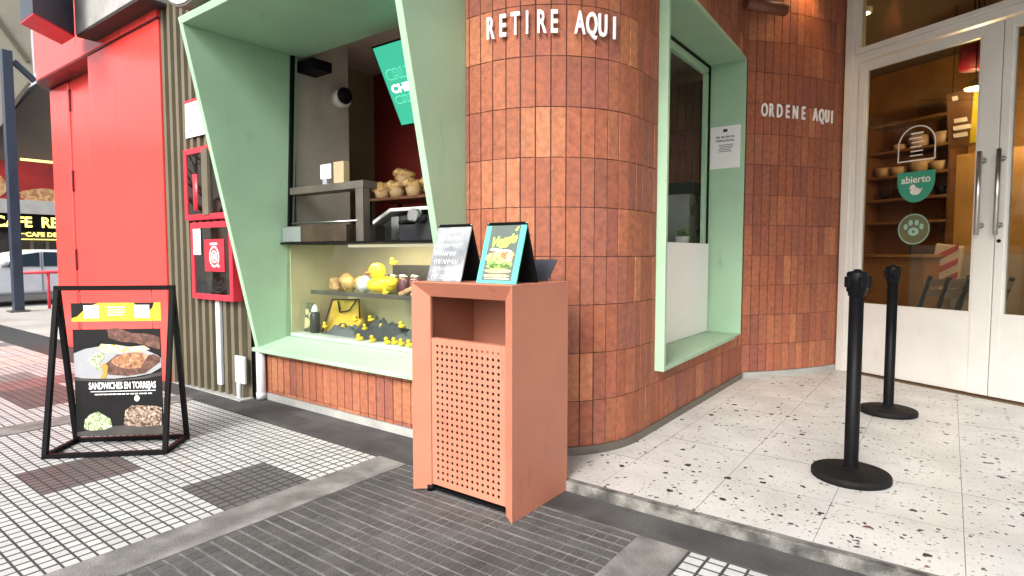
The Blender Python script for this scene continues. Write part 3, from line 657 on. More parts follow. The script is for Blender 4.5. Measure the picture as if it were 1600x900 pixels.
def vt(mb, O, u, v, w, L):
    uu = (u+v*.18).normalized(); vv = (v+u*.25).normalized(); text(mb, "Veggie", O+u*w*.5+v*L*.63, uu, vv, .045, bold=.05, width=w*.66)
    flat(mb, O, u, v, [(w*.74,L*.86),(w*.80,L*.86),(w*.85,L*.93),(w*.80,L*.93)])
def pp(mb, cx, cy, rx, ry, O, u, v, n=18, jit=.25): flat(mb, O, u, v, ell(cx, cy, rx, ry, n, jit))
def vs1(mb, O, u, v, w, L): pp(mb, .5*w, .40*L, .34*w, .14*L, O, u, v); pp(mb, .66*w, .46*L, .18*w, .07*L, O, u, v)
def vs2(mb, O, u, v, w, L): pp(mb, .36*w, .35*L, .16*w, .10*L, O, u, v); pp(mb, .68*w, .30*L, .16*w, .06*L, O, u, v); pp(mb, .5*w, .27*L, .3*w, .05*L, O, u, v)
def vs3(mb, O, u, v, w, L): flat(mb, O, u, v, ell(.5*w, .20*L, .33*w, .035*L, 16, .1)); flat(mb, O, u, v, ell(.48*w, .12*L, .33*w, .028*L, 16, .1)); pp(mb, .73*w, .44*L, .08*w, .10*L, O, u, v, 10, .1)
def vs4(mb, O, u, v, w, L): pp(mb, .32*w, .55*L, .12*w, .025*L, O, u, v); pp(mb, .56*w, .53*L, .2*w, .02*L, O, u, v); flat(mb, O, u, v, rect(.2*w,.82*w,.065*L,.08*L))
tent('menu_board', 'small teal framed tent board lettered Veggie above a burger picture on the litter bin', -1.672, -1.455, 1.985, .085, .262, (TEAL, [('print', POSTERD, vg, .0004), ('print', SALM, vs1, .0008), ('print', LEAF, vs2, .0012), ('print', BUN, vs3, .0014), ('print', SWHITE, vs4, .0016), ('print', LIME, vt, .0018)]))
mb = MB(); O = Vector((-1.585, 2.285, ZT)); mb.prism([O, O+Vector((.09,0,0)), O+Vector((.125,.03,.1)), O+Vector((-.02,.03,.1))], (0,.008,0)); tag(mb.build('slate_card', mat('dark_slate', (.035,.04,.055), .7), bevel=.001), 'small blank dark slate leaning behind the teal framed board', 'slate')

# ------------------------------------------------------------------ pavement A-board with hanging posters
FL, FR, BR_, BL = Vector((-3.93,1.012,0)), Vector((-3.479,1.436,0)), Vector((-3.652,1.662,0)), Vector((-4.126,1.235,0))
au = (FR-FL).normalized(); az = Vector((0,0,1)); an = au.cross(az)       # an points at the street
cA = (FL+FR+BR_+BL)/4; ha = .925
AB = thing('pavement_sign', 'black metal A-frame pavement sign with hanging food posters', 'pavement sign', tuple(cA))
TL, TR = cA-au*.305+az*ha, cA+au*.305+az*ha; q = .026; up0 = az*q/2
def legs(a, b_):
    mb = MB()
    mb.bar(a+up0, b_+up0, q, q); mb.build('base_bar', BLACKM, AB)
    for f_, t_ in ((a, TL), (b_, TR)): mb = MB(); mb.bar(f_+az*.0, t_, q, q*.9, up=au); mb.build('leg', BLACKM, AB)
BRr = FR-an*.285; BLr = FL-an*.285
legs(FL, FR); legs(BLr, BRr)
for a, b_ in ((FL, BLr), (FR, BRr)): mb = MB(); mb.bar(a+up0-an*.013, b_+up0+an*.013, q, q*.98); mb.build('base_bar', BLACKM, AB)
mb = MB(); mb.bar(TL-au*.012, TR+au*.012, q*1.15, q); mb.build('top_bar', BLACKM, AB)
# hanging panels
PW = .475; pc = cA-au*.0+an*.0
YELP = mat('poster_yellow', (.78,.50,.03), .4, var=.06)
PBLK = mat('poster_black', (.008,.008,.009), .45, var=.3, vs=5, spec=.25); PLATE = mat('plate_grey', (.36,.37,.40), .4, var=.15, vs=6); PTAB = mat('poster_table', (.07,.065,.06), .35, var=.4)
TOAST = multi('toast', [(.05,.022,.015), (.12,.05,.035), (.20,.10,.07)], 40); EGG = multi('egg_mayo', [(.75,.72,.6), (.7,.5,.12), (.8,.78,.7), (.55,.4,.08)], 26); MEAT = multi('fried_chop', [(.16,.06,.03), (.36,.17,.08), (.55,.34,.2)], 45); SAL = multi('salad_leaf', [(.06,.10,.04), (.22,.32,.12), (.55,.62,.42), (.75,.78,.66)], 90); BRWN = multi('brownie', [(.03,.015,.012), (.10,.05,.035), (.4,.3,.22), (.6,.5,.4)], 70)
def panel(name, zc0, zc1, mt, tilt=0, w=PW):
    p = thing(name[0], name[1], 'poster', tuple(pc+az*zc0)); base[p.name] = Vector(p.location)
    return p
# upper yellow strip
O = pc-au*PW/2+az*.735
yp = MB(); yp.prism([O, O+au*PW, O+au*PW+az*.105, O+az*.105], -an*.004); ypo = yp.build('yellow_panel', YELP, AB)
for p in ([(0,.02),(.03,.03),(.06,.06),(.09,.085),(.14,.105),(0,.105)], [(.33,.105),(.35,.085),(.41,.055),(.43,.075),(.44,.105)]): mb = MB(); flat(mb, O+an*.001, au, az, p); mb.build('dark_corner', PBLK, ypo)
for x in (.065, .335): mb = MB(); flat(mb, O+an*.0016, au, az, rect(x,x+.08,.018,.092)); mb.build('label_square', PAPER, ypo)
mb = MB()
for i in range(4): flat(mb, O+an*.0016, au, az, rect(.19-.01*(i==0), .285-.012*(i==3), .078-.015*i, .084-.015*i))
mb.build('print', PAPER, ypo)
# lower poster
O = pc-au*PW*.49+az*.075+an*.004; PH = .615; pw = PW*.98
mb = MB(); mb.prism([O, O+au*pw, O+au*pw+az*PH, O+az*PH], -an*.005); po = mb.build('food_poster', PBLK, AB)
def art(nm, mt, polys, off): 
    if mt in (TOAST, EGG, MEAT) or off in (5,7) and polys[0][0][1] > .3*PH:
        cx, cy = px(430), pz(375); polys = [[(cx+(x-cx)*1.12, cy+(y-cy)*1.22) for x, y in p] for p in polys]
        polys = [[(min(max(x, .004), pw-.004), y) for x, y in p] for p in polys]
    mb = MB()
    for p in polys: flat(mb, O+an*(.0006+off*.0004), au, az, p)
    return mb.build(nm, mt, po)
px = lambda x: (x-182)/(430)*pw; pz = lambda y: (788-y)/(788-240)*PH      # poster layout
def P_(pts): return [(px(x), pz(y)) for x, y in pts]
art('print', PLATE, [P_([(183,360),(240,338),(300,328),(420,325),(520,340),(600,380),(612,392),(612,440),(560,470),(480,485),(380,493),(290,492),(220,488),(183,480)])], 1)
art('print', PTAB, [P_([(183,485),(290,497),(400,498),(520,486),(612,462),(612,482),(520,497),(400,506),(290,505),(183,498)])], 2)
art('print', TOAST, [P_([(360,265),(400,258),(470,282),(540,285),(590,300),(610,320),(608,352),(560,345),(480,322),(420,318),(365,300)]), P_([(330,420),(400,370),(500,380),(560,372),(605,385),(600,405),(520,452),(440,462),(360,455)])], 3)
art('print', EGG, [P_([(315,345),(330,325),(400,330),(440,340),(520,335),(545,350),(500,362),(420,360),(350,362)])], 4)
art('print', SAL, [P_([(265,395),(285,375),(315,360),(340,365),(345,380),(325,400),(300,408)]), P_([(280,408),(320,405),(330,440),(300,425)])], 5)
art('print', MEAT, [P_([(385,385),(430,365),(490,362),(540,375),(520,400),(500,428),(440,432),(395,420),(370,400)])], 6)
art('print', mat('egg_yolk', (.65,.30,.05), .3), [P_([(330,412),(345,405),(358,420),(352,455),(340,470),(322,468),(335,445)])], 7)
mb = MB(); text(mb, 'SANDWICHES EN TORREJAS', O+an*.002+au*px(416)+az*pz(545), au, az, .037, bold=.03, width=px(582)-px(250)); flat(mb, O+an*.002, au, az, rect(px(258),px(580),pz(560),pz(556)))
for i in range(13): flat(mb, O+an*.002, au, az, rect(px(278+22*i), px(278+22*i+15+5*random.random()), pz(576), pz(570)))
flat(mb, O+an*.002, au, az, ell(px(485), pz(597), .014, .018, 14)); mb.build('print', WHITEL, po)
art('print', PTAB, [P_([(183,765),(330,740),(430,735),(612,740),(612,786),(183,786)])], 3)
art('print', SAL, [P_([(218,745),(225,700),(250,675),(290,660),(320,680),(350,700),(358,740),(320,755),(250,758)])], 5)
art('print', BRWN, [P_([(425,660),(460,632),(580,640),(608,650),(606,740),(500,745),(415,735),(420,700)])], 6)
for zz0, zz1 in ((.84, ha-.012), (.69, .735)):
    for s in (-.19, .19):
        mb = MB(); k = 4
        for i in range(k):
            a = pc+au*(s+.004*(-1)**i)+az*(zz0+(zz1-zz0)*i/k); e = pc+au*(s-.004*(-1)**i)+az*(zz0+(zz1-zz0)*(i+1)/k)
            mb.tube([a, e], .0028, 6)
        mb.build('chain', STEELD, AB)

# ------------------------------------------------------------------ queue posts
def stanchion(loc, label, rz=0):
    r = thing('queue_post', label, 'queue post', (0,0,0), 0, 'retractable belt queue posts')
    mb = MB(); mb.lathe([(.0,.0),(.163,.0),(.170,.006),(.170,.026),(.165,.034),(.15,.038),(.07,.042),(.05,.047),(.034,.056),(.0,.056)], 48); mb.build('base_plate', RUBBER, r)
    mb = MB(); mb.lathe([(.031,.05),(.031,.875),(.0,.875)], 28); mb.build('post', BLACKP, r)
    mb = MB(); mb.lathe([(.031,.868),(.037,.872),(.037,.888),(.044,.892),(.045,.975),(.040,.985),(.018,.988),(.014,.996),(.0,.997)], 28); h_ = mb.build('belt_head', BLACKP, r, bevel=0)
    mb = MB(); mb.box(.040,.058,-.020,.020,.908,.966); mb.box(.058,.068,-.008,.008,.922,.950); mb.build('belt_clip', BLACKP, h_, bevel=.003)
    mb = MB(); mb.box(-.052,-.040,-.017,.017,.912,.962); mb.build('belt_slot', BLACKP, h_, bevel=.002)
    mb = MB(); mb.box(-.017,.017,-.052,-.040,.912,.962); mb.build('belt_slot', BLACKP, h_, bevel=.002)
    r.location = loc; r.rotation_euler.z = rz; return r
q1 = stanchion((-.345, 3.18, FZ), 'black queue post with round rubber base, the nearer one on the terrazzo', R(38))
copy_thing(q1, (-.297, 4.63, FZ), 'black queue post standing further back close to the glass door', R(-62))
mb = MB(); P0 = Vector((-.22, 2.62, FZ+.002)); mb.add([P0+Vector(v) for v in ((-.02,-.004,.001),(-.01,.010,.004),(.005,.012,.006),(.018,.006,.003),(.022,-.006,.001),(.008,-.002,.005),(-.006,-.003,.004))], [(0,1,6),(1,2,5,6),(2,3,5),(3,4,5)]); tag(mb.build('fallen_leaf', mat('dry_leaf', (.14,.05,.03), .8)), 'small dry brown leaf lying on the terrazzo in front of the queue posts', 'leaf')

# ------------------------------------------------------------------ ribbed cladding and what hangs on it
RY = 2.36
mb = MB(); x = -5.365; prof = []
while x < -4.28: ry = 2.295+(x+5.37)*.06; prof += [(x, ry), (x+.042, ry+.0025), (x+.048, ry+.045), (x+.094, ry+.0475)]; x += .1
for (xa, ya2), (xb, yb2) in zip(prof, prof[1:]): mb.quad((xa,ya2,.012),(xb,yb2,.012),(xb,yb2,3.6),(xa,ya2,3.6))
rib = thing('ribbed_cladding', 'olive grey ribbed metal cladding between the red shopfront and the mint window', 'cladding', (-4.65, RY, 0))
mb.build('ribbed_sheet', RIB, rib)
mb = MB(); x = -4.25; prof = []
while x < -2.16: prof += [(x, RY+.04), (x+.044, RY+.04), (x+.056, RY+.07), (x+.088, RY+.07)]; x += .1
for (xa, ya2), (xb, yb2) in zip(prof, prof[1:]): mb.quad((xa,ya2,2.72),(xb,yb2,2.72),(xb,yb2,3.6),(xa,ya2,3.6))
mb.build('ribbed_sheet', RIB, rib)
mb = MB(); mb.box(-5.38, -4.25, RY+.055, RY+.20, 0, 3.6); mb.build('backing', BLACKM, rib)
mb = MB(); mb.box(-5.37, -4.26, RY-.065, RY+.05, 0, .011); mb.build('base_strip', CONC, rib)
def hydrant(x0, x1, z0, z1, name, label, extras):
    r = thing(name, label, 'cabinet', ((x0+x1)/2, RY, z0)); y0 = RY-.075; fwid = .045
    mb = MB(); mb.box(x0, x1, y0+.02, RY-.002, z0, z0+.012); mb.box(x0, x1, y0+.02, RY-.002, z1-.012, z1); mb.box(x0, x0+.012, y0+.02, RY-.002, z0+.012, z1-.012); mb.box(x1-.012, x1, y0+.02, RY-.002, z0+.012, z1-.012); mb.box(x0+.012, x1-.012, RY-.012, RY-.004, z0+.012, z1-.012); mb.build('box', REDF, r)
    mb = MB(); mb.box(x0, x0+fwid, y0, y0+.019, z0, z1); mb.box(x1-fwid, x1, y0, y0+.019, z0, z1); mb.box(x0+fwid, x1-fwid, y0, y0+.019, z0, z0+fwid); mb.box(x0+fwid, x1-fwid, y0, y0+.019, z1-fwid, z1); fr_ = mb.build('door_frame', REDF, r, bevel=.003)
    mb = MB(); mb.box(x0+fwid, x1-fwid, y0+.008, y0+.012, z0+fwid, z1-fwid); mb.build('pane', GLASSR, fr_)
    extras(r, y0)
    return r
def ex1(r, y0):
    mb = MB(); 
    for k in range(3): mb.tube([(-4.60+.15*math.cos(R(a)), RY-.03, .93+.12*math.sin(R(a))) for a in range(0, 361, 20)], .016, 8) if k == 0 else mb.tube([(-4.60+(.15-.035*k)*math.cos(R(a)), RY-.03, .93+(.12-.035*k)*math.sin(R(a))) for a in range(0, 361, 20)], .016, 8)
    mb.build('coiled_hose', mat('hose_canvas', (.45,.40,.35), .8), r)
    mb = MB(); mb.box(-4.72, -4.42, y0+.004, y0+.0065, .98, 1.23); pl = mb.build('red_label', REDF, r)
    O = Vector((-4.72, y0+.003, .98)); mb = MB()
    for k, ra in enumerate((.075,.045,.02)):
        for p in ring(.15, .115, ra, ra*1.1, .014): flat(mb, O, UX, UZ, p)
    flat(mb, O, UX, UZ, [(.18,.06),(.205,.035),(.23,.035),(.2,.075)]); flat(mb, O, UX, UZ, rect(.09,.2,.205,.222)); mb.build('print', WHITEL, pl)
    mb = MB(); mb.box(-4.885, -4.765, y0-.0035, y0-.001, 1.11, 1.315); pl = mb.build('inspection_card', PAPER, r)
    mb = MB()
    for i in range(7): flat(mb, (-4.885, y0-.0042, 1.11), UX, UZ, rect(.015, .06+.045*random.random(), .02+.024*i, .026+.024*i))
    mb.build('print', MIDG, pl)
hydrant(-4.935, -4.30, .757, 1.365, 'hose_cabinet', 'red framed glass fire hose cabinet with a red label behind its pane', ex1)
def ex2(r, y0):
    mb = MB(); mb.box(-4.70, -4.61, y0-.012, y0+.02, 1.42, 1.93); mb.build('door_bar', RIB, r)
    mb = MB(); mb.tube([(-4.85, RY-.035, 1.46), (-4.85, RY-.035, 1.75)], .045, 12); mb.build('extinguisher', REDF, r)
hydrant(-5.02, -4.22, 1.385, 1.955, 'hose_cabinet', 'upper red framed glass cabinet reflecting bare branches', ex2)
notice('paper_notice', (-5.01, 2.310, 2.05), (1,0,0), (0,0,1), .345, .275, 'white printed sheet with a red top edge on the ribbed cladding', [], 9)
mb = MB(); mb.box(-5.01, -4.665, 2.303, 2.3075, 2.327, 2.345); tag(mb.build('red_strip', REDF), 'thin red strip along the top of the white sheet on the ribbed cladding', 'strip')
PIPEW = mat('pipe_white', (.62,.64,.66), .5, var=.15, vs=8)
mb = MB(); mb.box(-4.665, -4.60, RY-.03, RY-.001, .075, .745); tag(mb.build('conduit_cover', PIPEW, bevel=.006), 'flat pale conduit cover below the red hose cabinet', 'conduit')
mb = MB(); mb.box(-4.405, -4.27, RY-.02, RY-.001, .125, .335); mb.tube([(-4.36, RY-.015, .005), (-4.36, RY-.015, .125)], .018, 10); tag(mb.build('meter_plate', PIPEW, bevel=.003), 'small white access plate low on the ribbed cladding', 'access plate')
mb = MB(); mb.tube([(-4.195, RY+.072, .01), (-4.195, RY+.072, .06), (-4.195, RY+.072, .372)], .034, 18); mb.tube([(-4.195, RY+.072, .012), (-4.195, RY+.072, .06)], .038, 18); tag(mb.build('drain_pipe', PIPEW), 'pale blue white drain pipe at the foot of the mint window surround', 'pipe')

# ------------------------------------------------------------------ red shopfront
rs = thing('red_shopfront', 'glossy red panelled shopfront with a rounded canopy over a recessed door', 'shopfront', (-6.7, 2.28, 0))
mb = MB(); mb.box(-6.29, -5.372, 2.28, 2.43, 0, 3.075); mb.build('wall_panel', RED, rs, bevel=.002)
mb = MB(); mb.box(-6.95, -6.293, 2.2803, 2.34, 0, 3.075); mb.build('wall_panel', RED, rs, bevel=.002)
mb = MB(); mb.box(-6.955, -6.93, 2.34, 2.56, 0, 3.075); mb.build('reveal', RED, rs)
mb = MB(); mb.box(-8.12, -6.955, 2.48, 2.56, 0, 3.075); dr = mb.build('recessed_door', RED, rs, bevel=.002)
for z in (2.86, 1.95, 1.05): mb = MB(); mb.box(-8.14, -8.095, 2.465, 2.495, z-.12, z+.12); mb.build('hinge', REDD, dr)
mb = MB(); mb.prism([(-8.125, 2.46, 0), (-8.125, 2.7, 0), (-8.9, 2.9, 0), (-8.9, 2.6, 0), (-8.72, 2.46, 0)], (0,0,3.075)); mb.build('corner_post', RED, rs, bevel=.02, seg=3)
pl_ = [(-5.372, 2.27), (-8.4, 2.27)]+[(-8.4-.5*math.sin(R(a)), 2.77-.5*math.cos(R(a))) for a in range(10, 91, 10)]+[(-8.9, 3.1), (-5.372, 3.1)]
mb = MB(); mb.prism([(x, y, 3.077) for x, y in pl_], (0,0,.012)); mb.build('canopy_underside', REDD, rs)  # red darkened here to hold the shade that bounced light washes out
mb = MB(); mb.prism([(x, y+(-.006 if y < 2.5 else 0), 3.09) for x, y in pl_], (0,0,.16)); mb.build('canopy_band', RED, rs, bevel=.008)
mb = MB(); mb.box(-8.75, -7.42, 2.33, 3.0, 3.251, 5.4); mb.box(-7.415, -6.556, 2.331, 3.0, 3.251, 5.4); mb.box(-6.55, -5.372, 2.331, 3.0, 3.251, 3.604); mb.build('fascia_panel', RED, rs, bevel=.002)
mb = MB(); mb.box(-8.3, -5.38, 2.7, 6, 0, 3.6); mb.build('body', BLACKM, rs)
# concrete beam, sign box and round sign above
mb = MB(); mb.box(-6.67, -5.25, 2.10, 2.329, 3.17, 3.604); cbm = thing('concrete_beam', 'pale concrete beam end with a dark underside projecting above the red shopfront', 'beam', (-5.96, 2.2, 3.15)); mb.build('beam_face', mat('pale_concrete', (.34,.34,.33), .85, var=.2, vs=6, bump=.4, fine=.1), cbm, bevel=.006)
mb = MB(); mb.box(-6.66, -5.25, 2.108, 2.326, 3.150, 3.169); mb.build('shade_sheet', mat('underside_shade', (.03,.025,.02), .7), cbm)  # dark sheet added so the beam's underside looks shaded
sb = thing('sign_box', 'dark grey projecting sign box with a red underside at the top of the picture', 'sign box', (-6.6, 1.9, 3.15))
fp = [(-6.32,1.69),(-6.655,2.09),(-7.0,2.09),(-6.665,1.69)]
mb = MB(); mb.prism([(x,y,3.16) for x,y in fp], (0,0,1.2)); mb.build('casing', mat('sign_grey', (.045,.055,.075), .4), sb, bevel=.004)
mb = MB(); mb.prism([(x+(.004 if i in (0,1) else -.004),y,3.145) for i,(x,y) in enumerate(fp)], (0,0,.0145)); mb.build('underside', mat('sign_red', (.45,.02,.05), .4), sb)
rd = thing('round_sign', 'white round sign with a grey rim just above the mint window surround', 'sign', (-4.25, 2.1, 2.78))
mb = MB(); mb.tube([(-4.22, 1.97, 3.225), (-4.22, 2.09, 3.225)], .425, 56); mb.build('rim', STEELD, rd, bevel=.004)
mb = MB(); mb.tube([(-4.22, 1.962, 3.225), (-4.22, 1.969, 3.225)], .405, 56); mb.build('face', WHITEP, rd)
mb = MB(); mb.box(-4.26, -4.18, 2.09, RY, 3.2, 3.3); mb.build('bracket', STEELD, rd)

# ------------------------------------------------------------------ far side of the cross street
pz_ = lambda y, X=-26: at(40, y, X=X).z
post = thing('street_post', 'tall blue grey steel post at the far kerb', 'post', (-14.35, 3.40, 0))
mb = MB(); mb.box(-14.43, -14.27, 3.32, 3.48, 0, 4.92); mb.build('shaft', POST, post, bevel=.01)
mb = MB(); mb.box(-14.5, -14.2, 3.25, 3.55, 0, .03); mb.build('base_plate', STEELD, post)
mb = MB(); mb.bar((-14.35, 3.5, 4.75), (-14.35, 3.82, 4.45), .09, .09); mb.build('brace', POST, post)
rail = thing('street_railing', 'red tubular railing beside the red shopfront', 'railing', (-14.7, 4.2, 0))
mb = MB(); mb.tube([(-14.7, 3.55, .74), (-14.7, 6.2, .74)], .035, 10); mb.build('top_rail', REDF, rail)
for y in (3.98, 5.0, 6.1): mb = MB(); mb.tube([(-14.7, y, 0), (-14.7, y, .74)], .028, 8); mb.build('rail_post', REDF, rail)
# car
car = thing('parked_car', 'white saloon car parked across the side street', 'car', (-18.6, 5.0, -.14))
side = [(2.75,.12),(2.72,.45),(2.9,.62),(3.75,.74),(4.35,1.14),(4.75,1.22),(5.75,1.2),(6.6,.88),(7.1,.84),(7.2,.5),(7.15,.12)]
mb = MB(); mb.prism([(-18.02, y, z) for y, z in side], (-1.7,0,0)); body = mb.build('body', CARW, car, bevel=.09, seg=4)
mb = MB(); mb.prism([(-18.008, y, z) for y, z in ((3.98,.80),(4.42,1.10),(4.72,1.15),(4.72,.80))], (-.03,0,0)); mb.build('window', CARG, car)
mb = MB(); mb.prism([(-18.008, y, z) for y, z in ((4.80,.80),(4.80,1.155),(5.6,1.14),(5.95,.98),(6.05,.82))], (-.03,0,0)); mb.build('window', CARG, car)
mb = MB(); mb.ball((-17.93, 4.02, .88), .06, .10, .07); mb.build('mirror', CARW, car)
mb = MB(); mb.box(-18.012,-17.998,4.55,4.68,.68,.71); mb.build('door_handle', CARW, car)
mb = MB(); mb.box(-18.017,-18.005,4.757,4.763,.2,1.17); mb.build('door_gap', BLACKM, car)
for y in (3.35, 6.45):
    mb = MB(); mb.tube([(-18.2, y, .17), (-17.985, y, .17)], .31, 24); w_ = mb.build('wheel', TYRE, car)
    mb = MB(); mb.tube([(-17.99, y, .17), (-17.975, y, .17)], .2, 20); mb.build('rim', STEEL, w_)
# cafe opposite
shop = thing('far_cafe', 'cafe across the side street with a red food banner and a lit yellow sign', 'shop', (-26.5, 7, -.14))
mb = MB(); mb.box(-27.5, -26.2, -2, 16, -.14, 1.9); mb.build('shopfront', mat('far_shop_dark', (.05,.04,.035), .3, var=.5, vs=1.2), shop)
mb = MB(); mb.box(-26.6, -26.0, -2, 16, 1.9, 2.5); mb.build('sign_board', BLACKM, shop)
mb = MB(); mb.box(-26.6, -25.9, -2, 16, 2.505, 2.98); mb.build('white_band', mat('band_white', (.5,.49,.46), .7), shop)
mb = MB(); mb.box(-26.6, -26.0, -2, 16, 2.985, 4.3); bn_ = mb.build('food_banner', multi('banner_red', [(.10,.012,.012), (.35,.015,.015), (.5,.03,.02)], .6), shop)
mb = MB(); flat(mb, (-25.99,0,0), (0,1,0), UZ, ell(7.1, 3.15, .75, .28, 24, .15)); flat(mb, (-25.99,0,0), (0,1,0), UZ, ell(5.6, 3.45, .42, .42, 18, .3)); mb.build('food_picture', multi('noodles', [(.3,.1,.04), (.6,.32,.14), (.7,.5,.3)], 6), bn_)
LIT = mat('sign_light', (.9,.75,.1), .5, var=0, fine=0, emit=(1,.82,.18), es=1.3)
mb = MB(); text(mb, 'CAFE  RE', (-25.98, 5.6, 2.05), (0,1,0), UZ, .34, bold=.03, align='L', width=1.8); text(mb, 'CAFE DE', (-25.98, 6.45, 1.72), (0,1,0), UZ, .14, bold=.03, align='L', width=.9); mb.box(-25.99,-25.97, 6.2, 9.0, 1.60, 1.63); mb.box(-25.99,-25.97, 6.2, 6.45, 1.80, 1.825); mb.build('sign_lettering', LIT, shop)
mb = MB(); mb.box(-26.0, -25.92, 6.4, 16, 4.34, 4.42); mb.build('light_strip', mat('strip_glow', (.9,.6,.2), .5, var=0, fine=0, emit=(1,.62,.22), es=.9), shop)
for y in (5.35, 6.6, 7.05, 8.4): mb = MB(); mb.box(-26.2, -26.12, y, y+.1, .0, 1.55); mb.build('mullion', STEELD, shop)
mb = MB(); mb.prism([at(x, y, X=-26.3) for x, y in ((-60,262),(110,258),(110,100),(62,128),(18,178),(-60,190))], (-1.5,0,0)); 
tag(mb.build('slatted_wall', SLATW), 'brown slatted wall under the raked concrete structure across the street', 'wall')
mb = MB(); mb.prism([at(x, y, X=-25.6) for x, y in ((-90,-140),(47,-140),(48,60),(53,124),(20,172),(0,198),(-90,205))], (-2.0,0,0)); mb2 = MB()
rk = thing('raked_structure', 'beige raked concrete structure high across the side street', 'building', (-26, 4, 0))
mb.build('slab', BEIGE, rk)
mb = MB(); mb.bar(at(-20,10,X=-25.58), at(44,96,X=-25.58), .10, .14); mb.bar(at(18,166,X=-25.58), at(46,130,X=-25.58), .07, .1); mb.build('groove_trim', mat('trim_dark', (.16,.14,.10), .8), rk)
mb = MB(); mb.box(-40, -27.6, -14, 30, -.14, 5.8); tag(mb.build('distant_block', mat('block_beige', (.3,.28,.25), .9, var=.2, vs=.3)), 'plain beige block behind the far cafe', 'building')

# ------------------------------------------------------------------ pastry case and counter in the pickup window
CW = MB(); CW.box(XL+.002, XR-.05, 3.25, 3.28, .40, 1.19); CW.box(XL+.002, XL+.012, 2.7, 3.25, .44, 1.19); CW.box(XL+.012, XR-.05, 2.70, 3.25, .42, .468)
case = thing('pastry_case', 'cream lined glass pastry case under the pickup counter', 'display case', (-3.2, 2.95, .4))
CW.build('cream_lining', CREAM, case)
mb = MB(); mb.box(XL+.012, XR-.06, 2.685, 2.79, .4685, .492); mb.build('front_ledge', mat('ledge_pale', (.62,.72,.70), .4), case)
mb = MB(); mb.box(-4.06, XR-.06, 2.80, 3.20, .815, .825); mb.build('glass_shelf', glass('shelf_glass', (.75,.85,.82), 1.5), case)
mb = MB(); mb.box(-4.06, XR-.06, 2.79, 2.80, .80, .832); mb.build('shelf_edge', STEELD, case)
mb = MB(); mb.box(-3.6, XR-.06, 2.80, 2.83, 1.165, 1.185); dl = mb.build('case_lamp', mat('lamp_glow', (1,.9,.7), .5, var=0, fine=0, emit=(1,.85,.6), es=.25), case)
mb = MB(); mb.box(-3.45, XR-.1, 3.10, 3.24, .826, 1.03); mb.build('dark_rack', mat('rack_dark', (.03,.025,.025), .5, var=.3), case)
la = bpy.data.lights.new('case_light', 'AREA'); la.shape = 'RECTANGLE'; la.size = 1.2; la.size_y = .05; la.energy = 5; la.color = (1,.86,.6)
lo_ = bpy.data.objects.new('case_light', la); COL.objects.link(lo_); lo_.location = (-3.0, 2.84, 1.16); lo_.rotation_euler = (R(20),0,0)
ct = thing('counter', 'black topped pickup counter with a steel guard rail', 'counter', (-3.2, 2.85, 1.19))
mb = MB(); mb.box(XL+.002, XR-.05, 2.62, 3.5, 1.1905, 1.205); mb.build('counter_top', BLACKM, ct)
mb = MB(); mb.box(-4.19, -3.42, 2.645, 3.1, 1.206, 1.328); bx_ = mb.build('warmer_box', mat('warmer_dark', (.05,.035,.022), .25, var=.3), ct, bevel=.004)
mb = MB(); mb.box(-4.188, -3.95, 2.635, 2.644, 1.21, 1.324); mb.build('end_plate', mat('plate_greygreen', (.22,.26,.25), .4, metal=.3), bx_)
mb = MB(); mb.box(-4.19, -3.30, 2.70, 2.83, 1.578, 1.632); mb.build('guard_shelf', STEELD, ct, bevel=.003)
for y in (2.70,): mb = MB(); mb.box(-3.38, -3.30, y, y+.06, 1.206, 1.577); mb.build('guard_post', STEELD, ct)
mb = MB(); mb.tube([(-4.16, 2.70, 1.352), (-3.36, 2.70, 1.352)], .008, 8); mb.build('guard_rod', STEEL, ct)
cm = thing('coffee_machine', 'black espresso machine with a white sloping top behind the counter', 'coffee machine', (-2.9, 3.2, 1.206))
mb = MB(); mb.prism([(-3.45, 3.0, 1.206), (-2.45, 3.0, 1.206), (-2.45, 3.0, 1.40), (-3.30, 3.0, 1.40), (-3.45, 3.0, 1.34)], (0,.45,0)); mb.build('body', mat('machine_black', (.03,.032,.036), .2, var=.2), cm, bevel=.01)
mb = MB(); mb.prism([(-3.50, 2.95, 1.335), (-3.30, 2.95, 1.425), (-2.4, 2.95, 1.425), (-2.4, 2.95, 1.45), (-3.31, 2.95, 1.45), (-3.50, 2.95, 1.365)], (0,.55,0)); mb.build('top_cover', WHITEP, cm, bevel=.006)
for x in (-3.02, -2.68):
    mb = MB(); mb.tube([(x, 2.90, 1.385), (x, 3.0, 1.385)], .05, 16); g_ = mb.build('group_head', STEEL, cm)
    mb = MB(); mb.tube([(x, 2.92, 1.34), (x-.02, 2.80, 1.33)], .016, 10); mb.build('portafilter', BLACKP, g_)
mb = MB(); mb.box(-3.33, -3.25, 2.985, 2.998, 1.22, 1.39); mb.build('side_trim', STEEL, cm)
rk2 = thing('bread_rack', 'dark wire rack behind the espresso machine loaded with wrapped rolls', 'rack', (-2.9, 3.6, 1.2))
for x, z in ((-4.2, 1.58), (-4.0, 1.40)): mb = MB(); mb.box(x, -2.5, 3.46, 3.84, z, z+.022); mb.build('shelf', WOODD, rk2)
for x in (-4.15, -2.55):
    for y in (3.47, 3.83): mb = MB(); mb.box(x-.012, x+.012, y-.012, y+.012, .05, 1.58); mb.build('upright', BLACKM, rk2)
